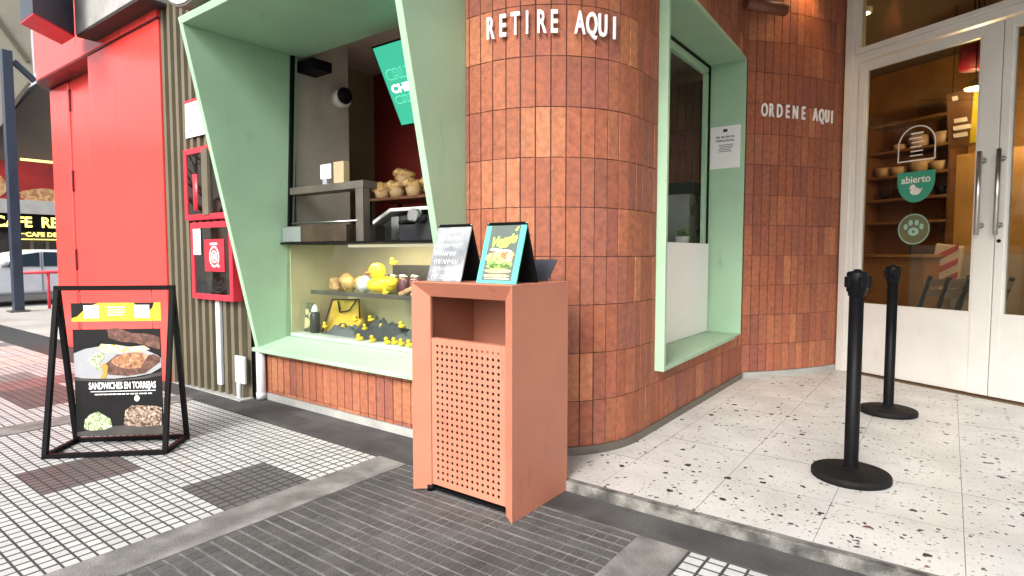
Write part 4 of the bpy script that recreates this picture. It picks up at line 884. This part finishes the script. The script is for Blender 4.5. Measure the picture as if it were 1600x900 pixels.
for i, (x, z, rx, rz_, mt, lb) in enumerate(((-4.12,1.66,.09,.06,WRAP,'squat wrapped roll at the left end of the rack'), (-3.93,1.665,.10,.07,WRAP,'wrapped roll second from the left on the rack'), (-3.72,1.68,.10,.08,WRAP,'plump wrapped roll third from the left on the rack'),
        (-3.50,1.675,.10,.085,WRAP,'tall paper wrapped roll in the middle of the rack'), (-3.29,1.68,.10,.08,BREAD,'golden roll under the topmost bun on the rack'), (-3.08,1.67,.09,.075,WRAP,'wrapped roll partly hidden by the mint side panel'),
        (-3.42,1.80,.10,.07,BREAD,'golden bun lying on top of the rolls'), (-3.24,1.82,.11,.08,BREAD,'biggest golden bun on top of the rolls near the mint panel'), (-3.83,1.78,.08,.05,WRAP,'small wrapped roll lying on the left rolls'))):
    z0 = 1.603 if z < 1.7 else 1.70; rr_ = thing('wrapped_roll' if mt is WRAP else 'bread_roll', lb, 'roll', (x, 3.6, z0), 0, 'rolls on the rack behind the counter')
    mb = MB(); mb.lathe([(0,z0),(.055,z0),(.085,z0+.095),(.08,z0+.095),(.05,z0+.02)], 14, (x,3.6,0)); mb.build('paper_cup', mat('cup_kraft', (.55,.38,.2), .8, var=.2, vs=15) if 'cup_kraft' not in MATS else MATS['cup_kraft'], rr_)
    mb = MB(); mb.ball((x, 3.6, z0+.095), .085, .085, .055, 16, .5, i); mb.ball((x-.03, 3.55, z0+.115), .05, .05, .04, 12, .5, i+20); mb.build('roll_top', mt, rr_)
mb = MB(); mb.ball((-3.2, 3.62, 1.475), .12, .1, .05, 14, .3, 9); tag(mb.build('bread_roll', BREAD, sub=1), 'dark roll on the lower shelf of the rack', 'roll', 'rolls on the rack behind the counter')
mb = MB(); cs = thing('price_card', 'small white price card on a stand upon the steel guard shelf', 'card', (-3.87,2.8,1.633)); mb.box(-3.92,-3.79,2.80,2.806,1.69,1.80); mb.build('card_sheet', PAPER, cs)
mb = MB(); mb.box(-3.88,-3.83,2.79,2.82,1.633,1.69); mb.build('stand', mat('stand_grey', (.35,.36,.4), .4), cs)
mb = MB(); mb.box(-3.72,-3.60,2.77,2.825,1.633,1.80); tag(mb.build('paper_bag', mat('kraft', (.45,.33,.2), .8), bevel=.004), 'brown paper bag standing on the steel guard shelf', 'bag')
sp = thing('wall_speaker', 'small round black speaker on the grey pillar', 'speaker', (-4.2, 3.22, 2.42))
mb = MB(); mb.tube([(-4.244, 3.22, 2.43), (-4.16, 3.22, 2.43)], .075, 22); mb.build('housing', WHITEP, sp)
mb = MB(); mb.ball((-4.15, 3.22, 2.45), .05, .07, .07); mb.build('cone', BLACKM, sp)
mb = MB(); mb.box(-4.24,-4.02,2.82,3.0,2.56,2.64); tag(mb.build('junction_box', BLACKM, bevel=.004), 'black box high in the corner beside the grey pillar', 'box')
# hanging screen
TLs, BLs = Vector((-3.32, 2.825, 2.563)), Vector((-3.32, 3.09, 2.077)); sv = (TLs-BLs).normalized(); SH = (TLs-BLs).length; SWd = .95
sc = thing('menu_screen', 'tilted teal menu screen hanging inside the pickup window', 'screen', tuple(BLs))
sn = Vector((1,0,0)).cross(sv)
mb = MB(); mb.prism([BLs-UX*.012-sv*.012, BLs+UX*(SWd+.012)-sv*.012, BLs+UX*(SWd+.012)+sv*(SH+.012), BLs-UX*.012+sv*(SH+.012)], -sn*.05); fr = mb.build('casing', BLACKM, sc)
mb = MB(); flat(mb, BLs+sn*.002, UX, sv, rect(0, SWd, 0, SH)); mb.build('display', mat('screen_teal', (.02,.1,.07), .3, var=0, fine=0, emit=(.03,.36,.22), es=.75), sc)
SGL = mat('screen_white', (.8,.8,.8), .4, var=0, fine=0, emit=(.9,.95,.92), es=.85); SGO = mat('screen_pale', (.1,.3,.2), .4, var=0, fine=0, emit=(.10,.52,.34), es=.8); SBG = mat('screen_teal_inner', (.02,.1,.07), .3, var=0, fine=0, emit=(.03,.36,.22), es=.75)
mb = MB(); text(mb, 'CHIP', BLs+UX*.035+sv*SH*.42+sn*.004, UX, sv, SH*.095, bold=.05, align='L', width=.22); mb.build('lettering', SGL, sc)
for k, (zz, hh) in enumerate(((.585,.12), (.28,.09))):
    mb = MB(); text(mb, 'CRU', BLs+UX*.03+sv*SH*zz+sn*.0035, UX, sv, SH*hh, bold=.05, align='L', width=.22); mb.build('lettering', SGO, sc)
    mb = MB(); text(mb, 'CRU', BLs+UX*.037+sv*SH*(zz+.008)+sn*.0045, UX, sv, SH*(hh-.016), bold=.022, align='L', width=.208); mb.build('lettering_fill', SBG, sc)
mb = MB(); mb.tube([BLs+UX*.45+sv*SH*.6-sn*.05, Vector((BLs.x+.45, 3.2, 2.6)), Vector((BLs.x+.45, 3.2, 2.86))], .018, 8); mb.build('bracket', BLACKM, sc)

# things on the glass shelf
def blob(name, mt, c, r3, label, cat, group=None, jit=.3, seed=0):
    mb = MB(); mb.ball(c, *r3, 16, jit, seed); return tag(mb.build(name, mt, sub=1), label, cat, group)
zs = .826
mb = MB(); mb.box(-4.02,-3.91,2.93,3.03,zs,zs+.10); tag(mb.build('bread_loaf', BREAD, bevel=.02, seg=3, ), 'square loaf at the left end of the glass shelf', 'loaf', 'bakes on the glass shelf')
blob('bread_loaf', WRAP, (-3.77,2.93,zs+.066), (.075,.07,.066), 'round crusty loaf beside the square loaf on the glass shelf', 'loaf', 'bakes on the glass shelf', .4, 2)
blob('bread_loaf', WRAP, (-3.64,2.96,zs+.06), (.075,.07,.064), 'round loaf touching the white wrapped one on the glass shelf', 'loaf', 'bakes on the glass shelf', .4, 5)
blob('wrapped_loaf', mat('white_wrap', (.62,.64,.68), .5, var=.25, vs=20, bump=.5, bs=40), (-3.54,2.90,zs+.058), (.07,.065,.06), 'loaf in white wrapping beside the big rubber duck', 'loaf', None, .4, 7)
def rubber_duck(loc, k, rz, label, group=None):
    r = thing('rubber_duck', label, 'rubber duck', (0,0,0), 0, group)
    mb = MB(); n = 20; m2 = 12; vs = []; fs = []
    for i in range(m2+1):
        t = math.pi*i/m2
        for j in range(n):
            a = 2*math.pi*j/n; x = math.sin(t)*math.cos(a); y = math.sin(t)*math.sin(a); z = math.cos(t)
            tail = max(0, x-.35)**1.5*.55
            vs.append((x*.5, y*.38, .27+z*.27+tail*(.55 if z > -.4 else .2)))
    fs = [(i*n+j, (i+1)*n+j, (i+1)*n+(j+1)%n, i*n+(j+1)%n) for i in range(m2) for j in range(n)]
    mb.add([(x*k,y*k,z*k) for x,y,z in vs], fs, True); mb.ball((-.16*k,0,.70*k), .27*k, .25*k, .26*k, 18); mb.build('body', YEL, r)
    for s in (-1,1):
        mb = MB(); mb.ball((.12*k, s*.34*k, .34*k), .24*k, .07*k, .13*k, 10); mb.build('wing', YEL, r)
        mb = MB(); mb.ball((-.345*k, s*.13*k, .77*k), .035*k, .035*k, .045*k, 8); mb.build('eye', BLACKM, r)
    mb = MB(); mb.ball((-.44*k, 0, .655*k), .13*k, .11*k, .035*k, 10); mb.ball((-.42*k, 0, .61*k), .10*k, .09*k, .03*k, 10); mb.build('beak', ORA, r)
    r.location = loc; r.rotation_euler.z = rz; return r
duck = rubber_duck((-3.34, 2.90, zs), .235, R(66), 'big yellow rubber duck on the glass shelf')
small = [(562,540,2.725,55,'small yellow rubber duck at the front left of the case floor'), (605,543,2.73,10,'small yellow rubber duck in the middle of the front ledge'), (627,543,2.735,-25,'small yellow rubber duck next to the bin edge on the front ledge'), (582,540,2.73,100,'pale yellow rubber duck between the two front ledge ducks'),
         (538,517,2.86,40,'small yellow rubber duck on the folded dark shirt'), (556,503,2.95,20,'small yellow rubber duck on the fold in front of the yellow bag'), (580,503,2.95,60,'small yellow rubber duck highest on the heap of shirts'), (508,513,2.82,-10,'small yellow rubber duck by the dark bottle'),
         (640,541,2.735,15,'small yellow rubber duck right against the bin at the end of the front ledge'), (617,541,2.76,70,'small yellow rubber duck set back behind the front ledge pair'), (570,517,2.86,-30,'small yellow rubber duck half way up the dark shirts'), (628,513,2.90,35,'small yellow rubber duck on the mustard cloth side of the heap'), (596,516,2.88,120,'small yellow rubber duck turned away on the charcoal shirt')]
for x, y, Y, a, lb in small:
    P = at(x, y, Y); k = .055
    if Y < 2.8: P.z = .4925
    rubber_duck(tuple(P), k, R(a), lb, 'small rubber ducks in the pastry case')
P = at(615, 413, 2.95); rubber_duck((P.x, P.y, P.z-.005), .06, R(30), 'tiny yellow rubber duck on the jar beside the big duck')
P = at(602, 446, 2.83); rubber_duck((P.x, P.y, zs), .045, R(30), 'tiny yellow rubber duck at the foot of the big duck')
def jar(x, y, label, mt):
    r = thing('jam_jar', label, 'jar', (x, y, zs), 0, 'jars on the glass shelf')
    mb = MB(); mb.lathe([(0,zs),(.045,zs),(.048,zs+.02),(.048,zs+.10),(.036,zs+.12),(0,zs+.12)], 18, (x,y,0)); mb.build('jar_body', mt, r)
    mb = MB(); mb.lathe([(.039,zs+.115),(.041,zs+.12),(.041,zs+.14),(0,zs+.142)], 18, (x,y,0)); mb.build('lid', STEEL, r)
JAM = mat('jam_dark', (.08,.02,.04), .15)
jar(at(615,445,2.98).x, 2.98, 'jar with a tiny duck on it behind the big rubber duck', mat('jar_olive', (.2,.16,.05), .2)); jar(at(632,440,3.0).x, 3.0, 'dark jam jar right of the big rubber duck', JAM); jar(at(650,440,3.0).x, 3.0, 'jam jar at the right end of the glass shelf', JAM)
for i, (x, a) in enumerate(((-3.02, 25), (-2.90, 25), (-2.78, 20))):
    mb = MB(); mb.box(-.06,.06,-.04,.04,0,.03); o = mb.build('cake_bar', multi('bar_brown%d' % i, [(.16,.07,.03), (.4,.22,.1), (.5,.33,.18)], 30), bevel=.006); o.location = (x, 2.86, zs+.018); o.rotation_euler = (0, R(-a), R(20)); tag(o, ['nut bar leaning at the left of the row beside the duck', 'middle nut bar of the row beside the duck', 'nut bar at the right end of the row by the bin'][i], 'bar', 'nut bars on the glass shelf')
# case floor
zf = .469
pc_ = at(472, 525, 2.80); r = thing('paw_card', 'olive card with a cream paw print on the case floor', 'card', (pc_.x, pc_.y, .4925))
O = Vector((pc_.x-.03, 2.775, .4925)); cu = Vector((.80,.60,0)); mb = MB(); vv = Vector((-.05,.07,1)).normalized(); cn = cu.cross(vv)
mb.prism([O+cu*a+vv*b for a,b in ((.01,0),(.12,0),(.13,.015),(.13,.215),(.12,.23),(.01,.23),(0,.215),(0,.015))], -cn*.008); mb.build('card_sheet', mat('card_olive', (.09,.10,.06), .6), r)
mb = MB(); CRM = mat('paw_cream', (.7,.6,.35), .6)
for p in [ell(.065,.065,.042,.045,18)]+[ell(x,y,.014,.026,12) for x,y in ((.024,.125),(.050,.155),(.080,.155),(.106,.125))]: flat(mb, O+cn*.002, cu, vv, p)
mb.build('print', CRM, r)
pb = at(493, 527, 2.80); r = thing('drink_bottle', 'dark bottle with a white cap on the case floor', 'bottle', (pb.x, 2.80, .4925))
mb = MB(); mb.lathe([(0,.4925),(.038,.4925),(.040,.50),(.040,.63),(.028,.66),(0,.66)], 20, (pb.x,2.80,0)); mb.build('bottle_body', mat('bottle_dark', (.035,.025,.03), .2), r)
mb = MB(); mb.lathe([(.027,.658),(.027,.675),(.018,.70),(.008,.715),(0,.716)], 18, (pb.x,2.80,0)); mb.build('cap', WHITEL, r)
r = thing('tote_bag', 'yellow tote bag with black piping lying in the case', 'bag', (-3.7, 3.0, .5))
C0 = [at(x, y, Y) for x, y, Y in ((505,522,2.88),(548,522,2.88),(565,500,2.95),(560,468,3.10),(520,468,3.10))]
mb = MB(); nb = (C0[1]-C0[0]).cross(C0[3]-C0[0]).normalized(); mb.prism(C0, -nb*.05); mb.build('bag_body', mat('tote_yellow', (.72,.47,.05), .7, var=.2, vs=10), r, bevel=.012)
mb = MB(); 
Q = lambda x, y, t_: at(x, y, 2.86+.22*t_)
mb.tube([Q(503,520,.0), Q(519,468,1.0), Q(561,468,1.0), Q(562,497,.4)], .006, 6); mb.tube([Q(528,470,.95), Q(531,488,.6), Q(546,485,.65), Q(556,470,.95)], .006, 6); mb.build('piping', BLACKM, r)
def shirt(name, c, sx, sy, h, mt, label, seed):
    n = 18; vs = []; fs = []
    for i in range(n+1):
        for j in range(n+1):
            u_, v_ = i/n*2-1, j/n*2-1; e = (1-abs(u_)**4)*(1-abs(v_)**4)
            z = h*e*(.62+.5*noise.noise(Vector((u_*2+seed, v_*2, seed)))+.25*noise.noise(Vector((u_*6, v_*5+seed, 1))))
            vs.append((c[0]+u_*sx*(1+.12*noise.noise(Vector((v_*2, seed, 0)))), c[1]+v_*sy, c[2]+max(.002, z)))
    fs = [(i*(n+1)+j, (i+1)*(n+1)+j, (i+1)*(n+1)+j+1, i*(n+1)+j+1) for i in range(n) for j in range(n)]
    mb = MB(); mb.add(vs, fs, True); tag(mb.build(name, mt), label, 'shirt', 'folded shirts in the case')
shirt('folded_shirt', (-3.72,2.88,zf), .24, .10, .13, MIDG, 'grey folded shirt beside the dark bottle', 3)
shirt('folded_shirt', (-3.35,2.92,zf), .28, .12, .19, DGREY, 'charcoal folded shirt in the middle of the case heap', 8)
shirt('folded_shirt', (-2.95,2.92,zf), .26, .12, .16, MIDG, 'grey folded shirt by the bin at the right of the heap', 13)
shirt('folded_shirt', (-2.62,2.94,zf), .22, .12, .15, mat('navy_cloth', (.02,.022,.04), .9), 'near black folded shirt at the far right of the case', 17)
shirt('folded_shirt', (-2.95,3.12,zf), .22, .08, .16, mat('mustard_cloth', (.42,.27,.03), .9, var=.2), 'mustard folded cloth behind the grey shirts', 21)

# ------------------------------------------------------------------ behind the order window
tm, bk = MB(), MB(); tile_mesh(tm, bk, Path([(-3.4, 5.95), (-1.35, 5.95)]), .05, 2.85, [], seed=11)
iw = thing('interior_tiled_wall', 'terracotta tiled interior wall seen through the order window', 'wall', (-2.4, 5.95, .05)); tm.build('tile_cladding', TILE, iw, attr=True); bk.build('wall_core', MORTAR, iw)
p = at(1066,300,5.35); mb = MB(); mb.box(-2.5,p.x+.16,5.1,6.2,.05,p.z-.045); tag(mb.build('back_counter', mat('counter_grey', (.10,.12,.10), .3)), 'dark counter just behind the order window', 'counter')
r = thing('till', 'black till on the counter behind the order window', 'till', (-2.1,5.15,1.0))
p = at(1066,300,5.35); mb = MB(); mb.box(p.x-.14,p.x+.14,5.25,5.5,p.z-.04,p.z+.08); mb.build('screen', BLACKP, r, bevel=.012)
mb = MB(); mb.box(p.x-.1,p.x+.1,5.28,5.48,p.z-.0445,p.z-.0405); mb.build('foot', BLACKP, r)
r = thing('plant_pot', 'small potted plant in a white cup behind the order window', 'plant', (-2.03,4.95,1.19))
p = at(1066,375,4.95); tag((lambda b_: (b_.box(p.x-.3,p.x+.09,4.85,5.05,.05,p.z-.07), b_)[1])(MB()).build('low_shelf', WOODD), 'dark low shelf under the potted plant behind the order window', 'shelf')
mb = MB(); mb.lathe([(0,p.z-.07),(.05,p.z-.07),(.06,p.z+.03),(.055,p.z+.03),(0,p.z+.01)], 18, (p.x,4.95,0)); mb.build('cup', WHITEP, r)
mb = MB()
for i in range(22):
    a = random.random()*6.3; mb.add([(p.x,4.95,p.z+.03),(p.x+.04*math.cos(a),4.95+.04*math.sin(a),p.z+.06+.05*random.random()),(p.x+.06*math.cos(a+.3),4.95+.06*math.sin(a+.3),p.z+.05)], [(0,1,2)])
mb.build('leaves', mat('pot_leaf', (.12,.22,.05), .6), r)

# ------------------------------------------------------------------ dining room behind the glass door
sh = thing('wall_shelves', 'dark wooden shelf unit full of bowls seen through the glass door', 'shelves', tuple(DO), DR)
s0_, s1_, yb_ = -1.65, -.62, 2.75
mb = MB(); mb.box(s0_, s1_, yb_+.30, yb_+.33, 1.1, 2.80); mb.build('back_board', WOODD, sh)
for z in (2.80, 2.44, 2.12, 1.82, 1.52): mb = MB(); mb.box(s0_, s1_, yb_, yb_+.30, z-.015, z+.015); mb.build('shelf', mat('shelf_wood', (.22,.11,.04), .5, var=.25) if 'shelf_wood' not in MATS else MATS['shelf_wood'], sh)
for s in (s0_, s1_): mb = MB(); mb.box(s-.03, s, yb_-.002, yb_+.32, 1.1, 2.83); mb.build('upright', WOODD, sh)
bl = 0
for z, row in ((2.455, ((-1.32,.09,.08),(-1.08,.13,.15),(-.80,.12,.15))), (2.135, ((-1.52,.11,.12),(-1.32,.11,.11),(-1.05,.14,.17),(-.82,.11,.12))), (1.835, ((-1.5,.07,.13),(-1.3,.08,.13),(-1.1,.08,.11),(-.8,.07,.12)))):
    for i, (s, rr, hh) in enumerate(row):
        P = DL(s, yb_+.14, z); mb = MB(); mb.lathe([(0,z),(rr*.5,z),(rr*.85,z+hh*.4),(rr,z+hh),(rr*.93,z+hh),(rr*.7,z+hh*.4),(0,z+hh*.15)], 18, (P.x,P.y,0))
        nm = {2.455: 'top filled shelf', 2.135: 'middle shelf', 1.835: 'lower shelf'}[z]; od = ['first from the left', 'second from the left', 'third from the left', 'last on the right'][i]
        tag(mb.build('bowl', BOWL if z > 2 else BLACKP), '%s bowl, %s on the %s behind the door' % ('clay' if z > 2 else 'dark', od, nm), 'bowl', 'bowls on the wall shelves')
cb = thing('bar_counter', 'plywood fronted bar counter below the wall shelves', 'counter', tuple(DO), DR)
mb = MB(); mb.box(-1.9, -.56, 2.2, 2.7, .04, 1.07); mb.build('front', WOOD, cb)
mb = MB(); mb.box(-1.95, -.53, 2.15, 2.72, 1.075, 1.11); mb.build('top', mat('ply_top', (.42,.24,.09), .4, var=.2), cb)
mb = MB(); mb.tube([tuple((-.9,2.5,1.11)), (-.9,2.5,1.38), (-.95,2.4,1.40)], .012, 8); mb.build('tap', BLACKM, cb)
pn = thing('plywood_partition', 'light plywood partition behind the glass door', 'partition', tuple(DO), DR)
mb = MB(); mb.box(-.62, 1.5, 2.86, 2.92, 1.12, 2.3); mb.build('sheet', mat('ply_light', (.44,.26,.09), .45, var=.3, vs=2), pn)
mb = MB(); mb.box(-.62, 3.5, 2.84, 2.93, .04, 1.115); mb.build('dado', mat('dado_pale', (.40,.34,.28), .7), pn)
sg = MB(); 
st = thing('striped_cushion', 'red and white striped cushion standing behind the folding chairs', 'cushion', tuple(DO), DR)
a_, za_ = dat(1450, 450, 2.5); b_, zb2 = dat(1485, 385, 2.5)
WST = mat('stripe_white', (.66,.58,.5), .7); RST = mat('stripe_red', (.5,.06,.06), .7)
mb = MB(); mb.prism([(a_, 2.5, .62), (a_+.32, 2.5, .72), (a_+.36, 2.5, zb2), (a_+.06, 2.5, zb2+.04)], (0,.06,0)); cu_ = mb.build('cover', WST, st, bevel=.02)
mb = MB()
for k in (0, .16, .32): mb.prism([(a_+.03, 2.495, .68+k), (a_+.31, 2.495, .84+k), (a_+.32, 2.495, .91+k), (a_+.03, 2.495, .76+k)], (0,.004,0))
mb.build('stripe', RST, cu_)
def chair(s, y, label, rot):
    P = DL(s, y, .045); r = thing('folding_chair', label, 'chair', (0,0,0), R(.001), 'folding chairs behind the glass door'); base[r.name] = Vector((0,0,0))
    CH = mat('chair_slat', (.32,.25,.19), .5) if 'chair_slat' not in MATS else MATS['chair_slat']
    for sx in (-.2,.2):
        mb = MB(); mb.bar((sx,.18,0),(sx,-.16,.86),.025,.03); mb.build('leg', BLACKM, r)
        mb = MB(); mb.bar((sx,-.22,0),(sx,.16,.46),.025,.03); mb.build('leg', BLACKM, r)
    mb = MB()
    for k in range(4): mb.box(-.2,.2,-.16+.09*k,-.09+.09*k,.45,.468)
    mb.build('seat', CH, r)
    mb = MB()
    for k in range(2): mb.prism([(-.2,-.115-.035*k,.66+.1*k),(.2,-.115-.035*k,.66+.1*k),(.2,-.145-.035*k,.73+.1*k),(-.2,-.145-.035*k,.73+.1*k)], (0,.015,0))
    mb.build('backrest', CH, r)
    r.location = P; r.rotation_euler.z = DR+R(rot); return r
c1 = chair(.12, 1.25, 'folding chair nearest the plywood counter behind the glass door', 70)
copy_thing(c1, DL(.34, 1.15, .045), 'middle folding chair of the row behind the glass door', DR+R(70)); copy_thing(c1, DL(.56, 1.05, .045), 'folding chair at the right of the row behind the glass door', DR+R(70))
copy_thing(c1, DL(1.5, 1.2, .045), 'folding chair behind the second door leaf', DR+R(60))
tb = thing('cafe_table', 'small table with a pale top behind the second door leaf', 'table', tuple(DO), DR)
mb = MB(); mb.box(1.15, 1.8, .9, 1.5, .76, .79); mb.build('top', mat('table_top', (.4,.36,.3), .4), tb)
mb = MB(); mb.tube([(1.5,1.2,.06),(1.5,1.2,.76)], .03, 10); mb.lathe([(0,.05),(.2,.05),(.2,.065),(0,.075)], 20, (1.5,1.2,0)); mb.build('pedestal', STEEL, tb)
# hanging menu boards and lamps
mbd = thing('hanging_board', 'brown and yellow hanging menu board behind the glass door', 'menu board', tuple(DO), DR)
mb = MB(); mb.prism([(-.13,1.8,2.22),(.29,1.77,2.21),(.31,1.57,2.73),(-.06,1.6,2.74)], (0,.02,0)); mb.build('panel', mat('board_brown', (.13,.065,.03), .5, var=.3), mbd)
mb = MB(); mb.prism([(.08,1.785,2.24),(.28,1.765,2.23),(.30,1.585,2.69),(.20,1.595,2.70)], (0,-.012,0)); mb.build('yellow_print', mat('board_yellow', (.5,.40,.03), .5), mbd)
mb = MB()
for i, (x0, x1, z) in enumerate(((-.02,.10,2.45),(-.04,.12,2.38),(-.05,.08,2.31),(0,.05,2.66))): mb.prism([(x0,1.80-.4*(z-2.22)-.02,z),(x1,1.80-.4*(z-2.22)-.02,z),(x1,1.80-.4*(z-2.18)-.02,z+.04),(x0,1.80-.4*(z-2.18)-.02,z+.04)], (0,-.004,0))
mb.build('print', SWHITE, mbd)
mb = MB(); 
for x in (0,.25): mb.tube([(x,1.6,2.73),(x,1.6,3.6)], .004, 6)
mb.build('cable', BLACKM, mbd)
GLOW = mat('bulb_glow', (1,.85,.6), .5, var=0, fine=0, emit=(1,.80,.5), es=14)
def pendant(s, y, z, label, shade=True, e=27):
    r = thing('pendant_lamp', label, 'lamp', tuple(DO), DR, 'pendant lamps in the dining room')
    mb = MB(); mb.tube([(s,y,z+.1),(s,y,3.6)], .005, 6); mb.build('cord', BLACKM, r)
    mb = MB(); mb.lathe([(.02,z+.12),(.035,z+.11),(.09,z+.035),(.086,z+.035),(.03,z+.10)], 20, (s,y,0)); mb.build('lamp_shade', mat('shade_yellow', (.45,.36,.10), .5) if 'shade_yellow' not in MATS else MATS['shade_yellow'], r)
    mb = MB(); mb.lathe([(0,z+.022),(.078,z+.022),(.078,z+.034),(0,z+.034)], 20, (s,y,0)); mb.build('bulb', GLOW, r)
    l = bpy.data.lights.new('pendant_light', 'POINT'); l.energy = e; l.color = (1,.68,.36); l.shadow_soft_size = .07; lo = bpy.data.objects.new('pendant_light', l); COL.objects.link(lo); lo.location = DL(s, y, z-.05)
s_, z_ = dat(1524, 140, 1.2); pendant(s_, 1.2, z_-.02, 'pendant lamp hanging higher behind the glass door')
s_, z_ = dat(1528, 182, 2.2); pendant(s_+.02, 2.2, z_-.02, 'pendant lamp hanging lower and further in behind the glass door')
s_, z_ = dat(1520, 92, 1.5); r = thing('red_lantern', 'dark red shade hanging near the top of the glass door', 'lantern', tuple(DO), DR)
mb = MB(); mb.lathe([(0,z_+.12),(.11,z_+.12),(.11,z_-.1),(0,z_-.1)], 22, (s_,1.5,0)); mb.build('shade', mat('lantern_red', (.32,.015,.03), .5), r)
mb = MB(); mb.tube([(s_,1.5,z_+.12),(s_,1.5,3.6)], .005, 6); mb.build('cord', BLACKM, r)
s_, z_ = dat(1348, 17, 1.1); z_ = 3.6
t_ = 1.0
for yy_ in [k/20 for k in range(4, 60)]:
    a2, b2 = dat(1348, 17, yy_)
    if b2 >= 3.585: t_ = yy_; s_ = a2; break
r = thing('ceiling_spot', 'small lit ceiling spot seen through the pane above the door', 'spot lamp', tuple(DO), DR)
mb = MB(); mb.lathe([(0,3.57),(.06,3.57),(.07,3.604)], 20, (s_,t_,0)); mb.build('lens', GLOW, r)
mb = MB(); mb.lathe([(.07,3.56),(.085,3.565),(.085,3.604)], 20, (s_,t_,0)); mb.build('trim', WHITEP, r)
# downlight washing the tiled wall by the door
dlp = Vector((-1.02, 5.55, 3.585)); r = thing('wall_downlight', 'round downlight in the ceiling washing the tiled wall by the door', 'spot lamp', tuple(dlp))
mb = MB(); mb.lathe([(0,3.58),(.05,3.58),(.06,3.604)], 20, (dlp.x,dlp.y,0)); mb.build('lens', GLOW, r)
mb = MB(); mb.lathe([(.06,3.565),(.075,3.57),(.075,3.604)], 20, (dlp.x,dlp.y,0)); mb.build('trim', WHITEP, r)
l = bpy.data.lights.new('downlight', 'SPOT'); l.energy = 17; l.color = (1,.55,.2); l.spot_size = R(80); l.spot_blend = .8; l.shadow_soft_size = .05
lo = bpy.data.objects.new('downlight', l); COL.objects.link(lo); lo.location = dlp-Vector((0,0,.03)); lo.rotation_euler = (R(4), R(4), 0)
mb = MB(); mb.tube([(-1.39,5.0,3.12),(-1.16,5.33,3.12)], .05, 14); tag(mb.build('awning_roller', mat('roller_brown', (.2,.07,.04), .5)), 'reddish brown roller tube high in the corner above the order window', 'roller')

# bare street tree beside the pavement; the red cabinets mirror it
tr = thing('street_tree', 'bare branched street tree mirrored in the upper red framed cabinet', 'tree', (-12.2, -1.6, 0))
rnd = random.Random(5); BARK = mat('bark', (.09,.07,.05), .9, bump=.5, bs=20)
tk = MB(); tk.tube([(-12.2,-1.6,0), (-12.15,-1.6,1.0), (-12.2,-1.55,2.2)], [.16,.12,.10], 10); tk.build('trunk', BARK, tr)
br_ = MB()
def grow(p, d, L, rr, lv):
    q_ = p+d*L; mid = p+d*L*.5+Vector((rnd.uniform(-.06,.06),)*3)*L; br_.tube([p, mid, q_], [rr, rr*.85, rr*.7], 6, caps=False)
    if lv == 0: return
    for k in range(3):
        dd = (d+Vector((rnd.uniform(-.8,.8), rnd.uniform(-.8,.8), rnd.uniform(-.15,.6)))).normalized(); grow(q_ if k else mid, dd, L*rnd.uniform(.6,.85), rr*.62, lv-1)
for k in range(4): grow(Vector((-12.2,-1.55,1.7+.15*k)), Vector((math.cos(k*1.6), math.sin(k*1.6), .8)).normalized(), 1.0, .06, 4)
br_.build('limbs', BARK, tr)
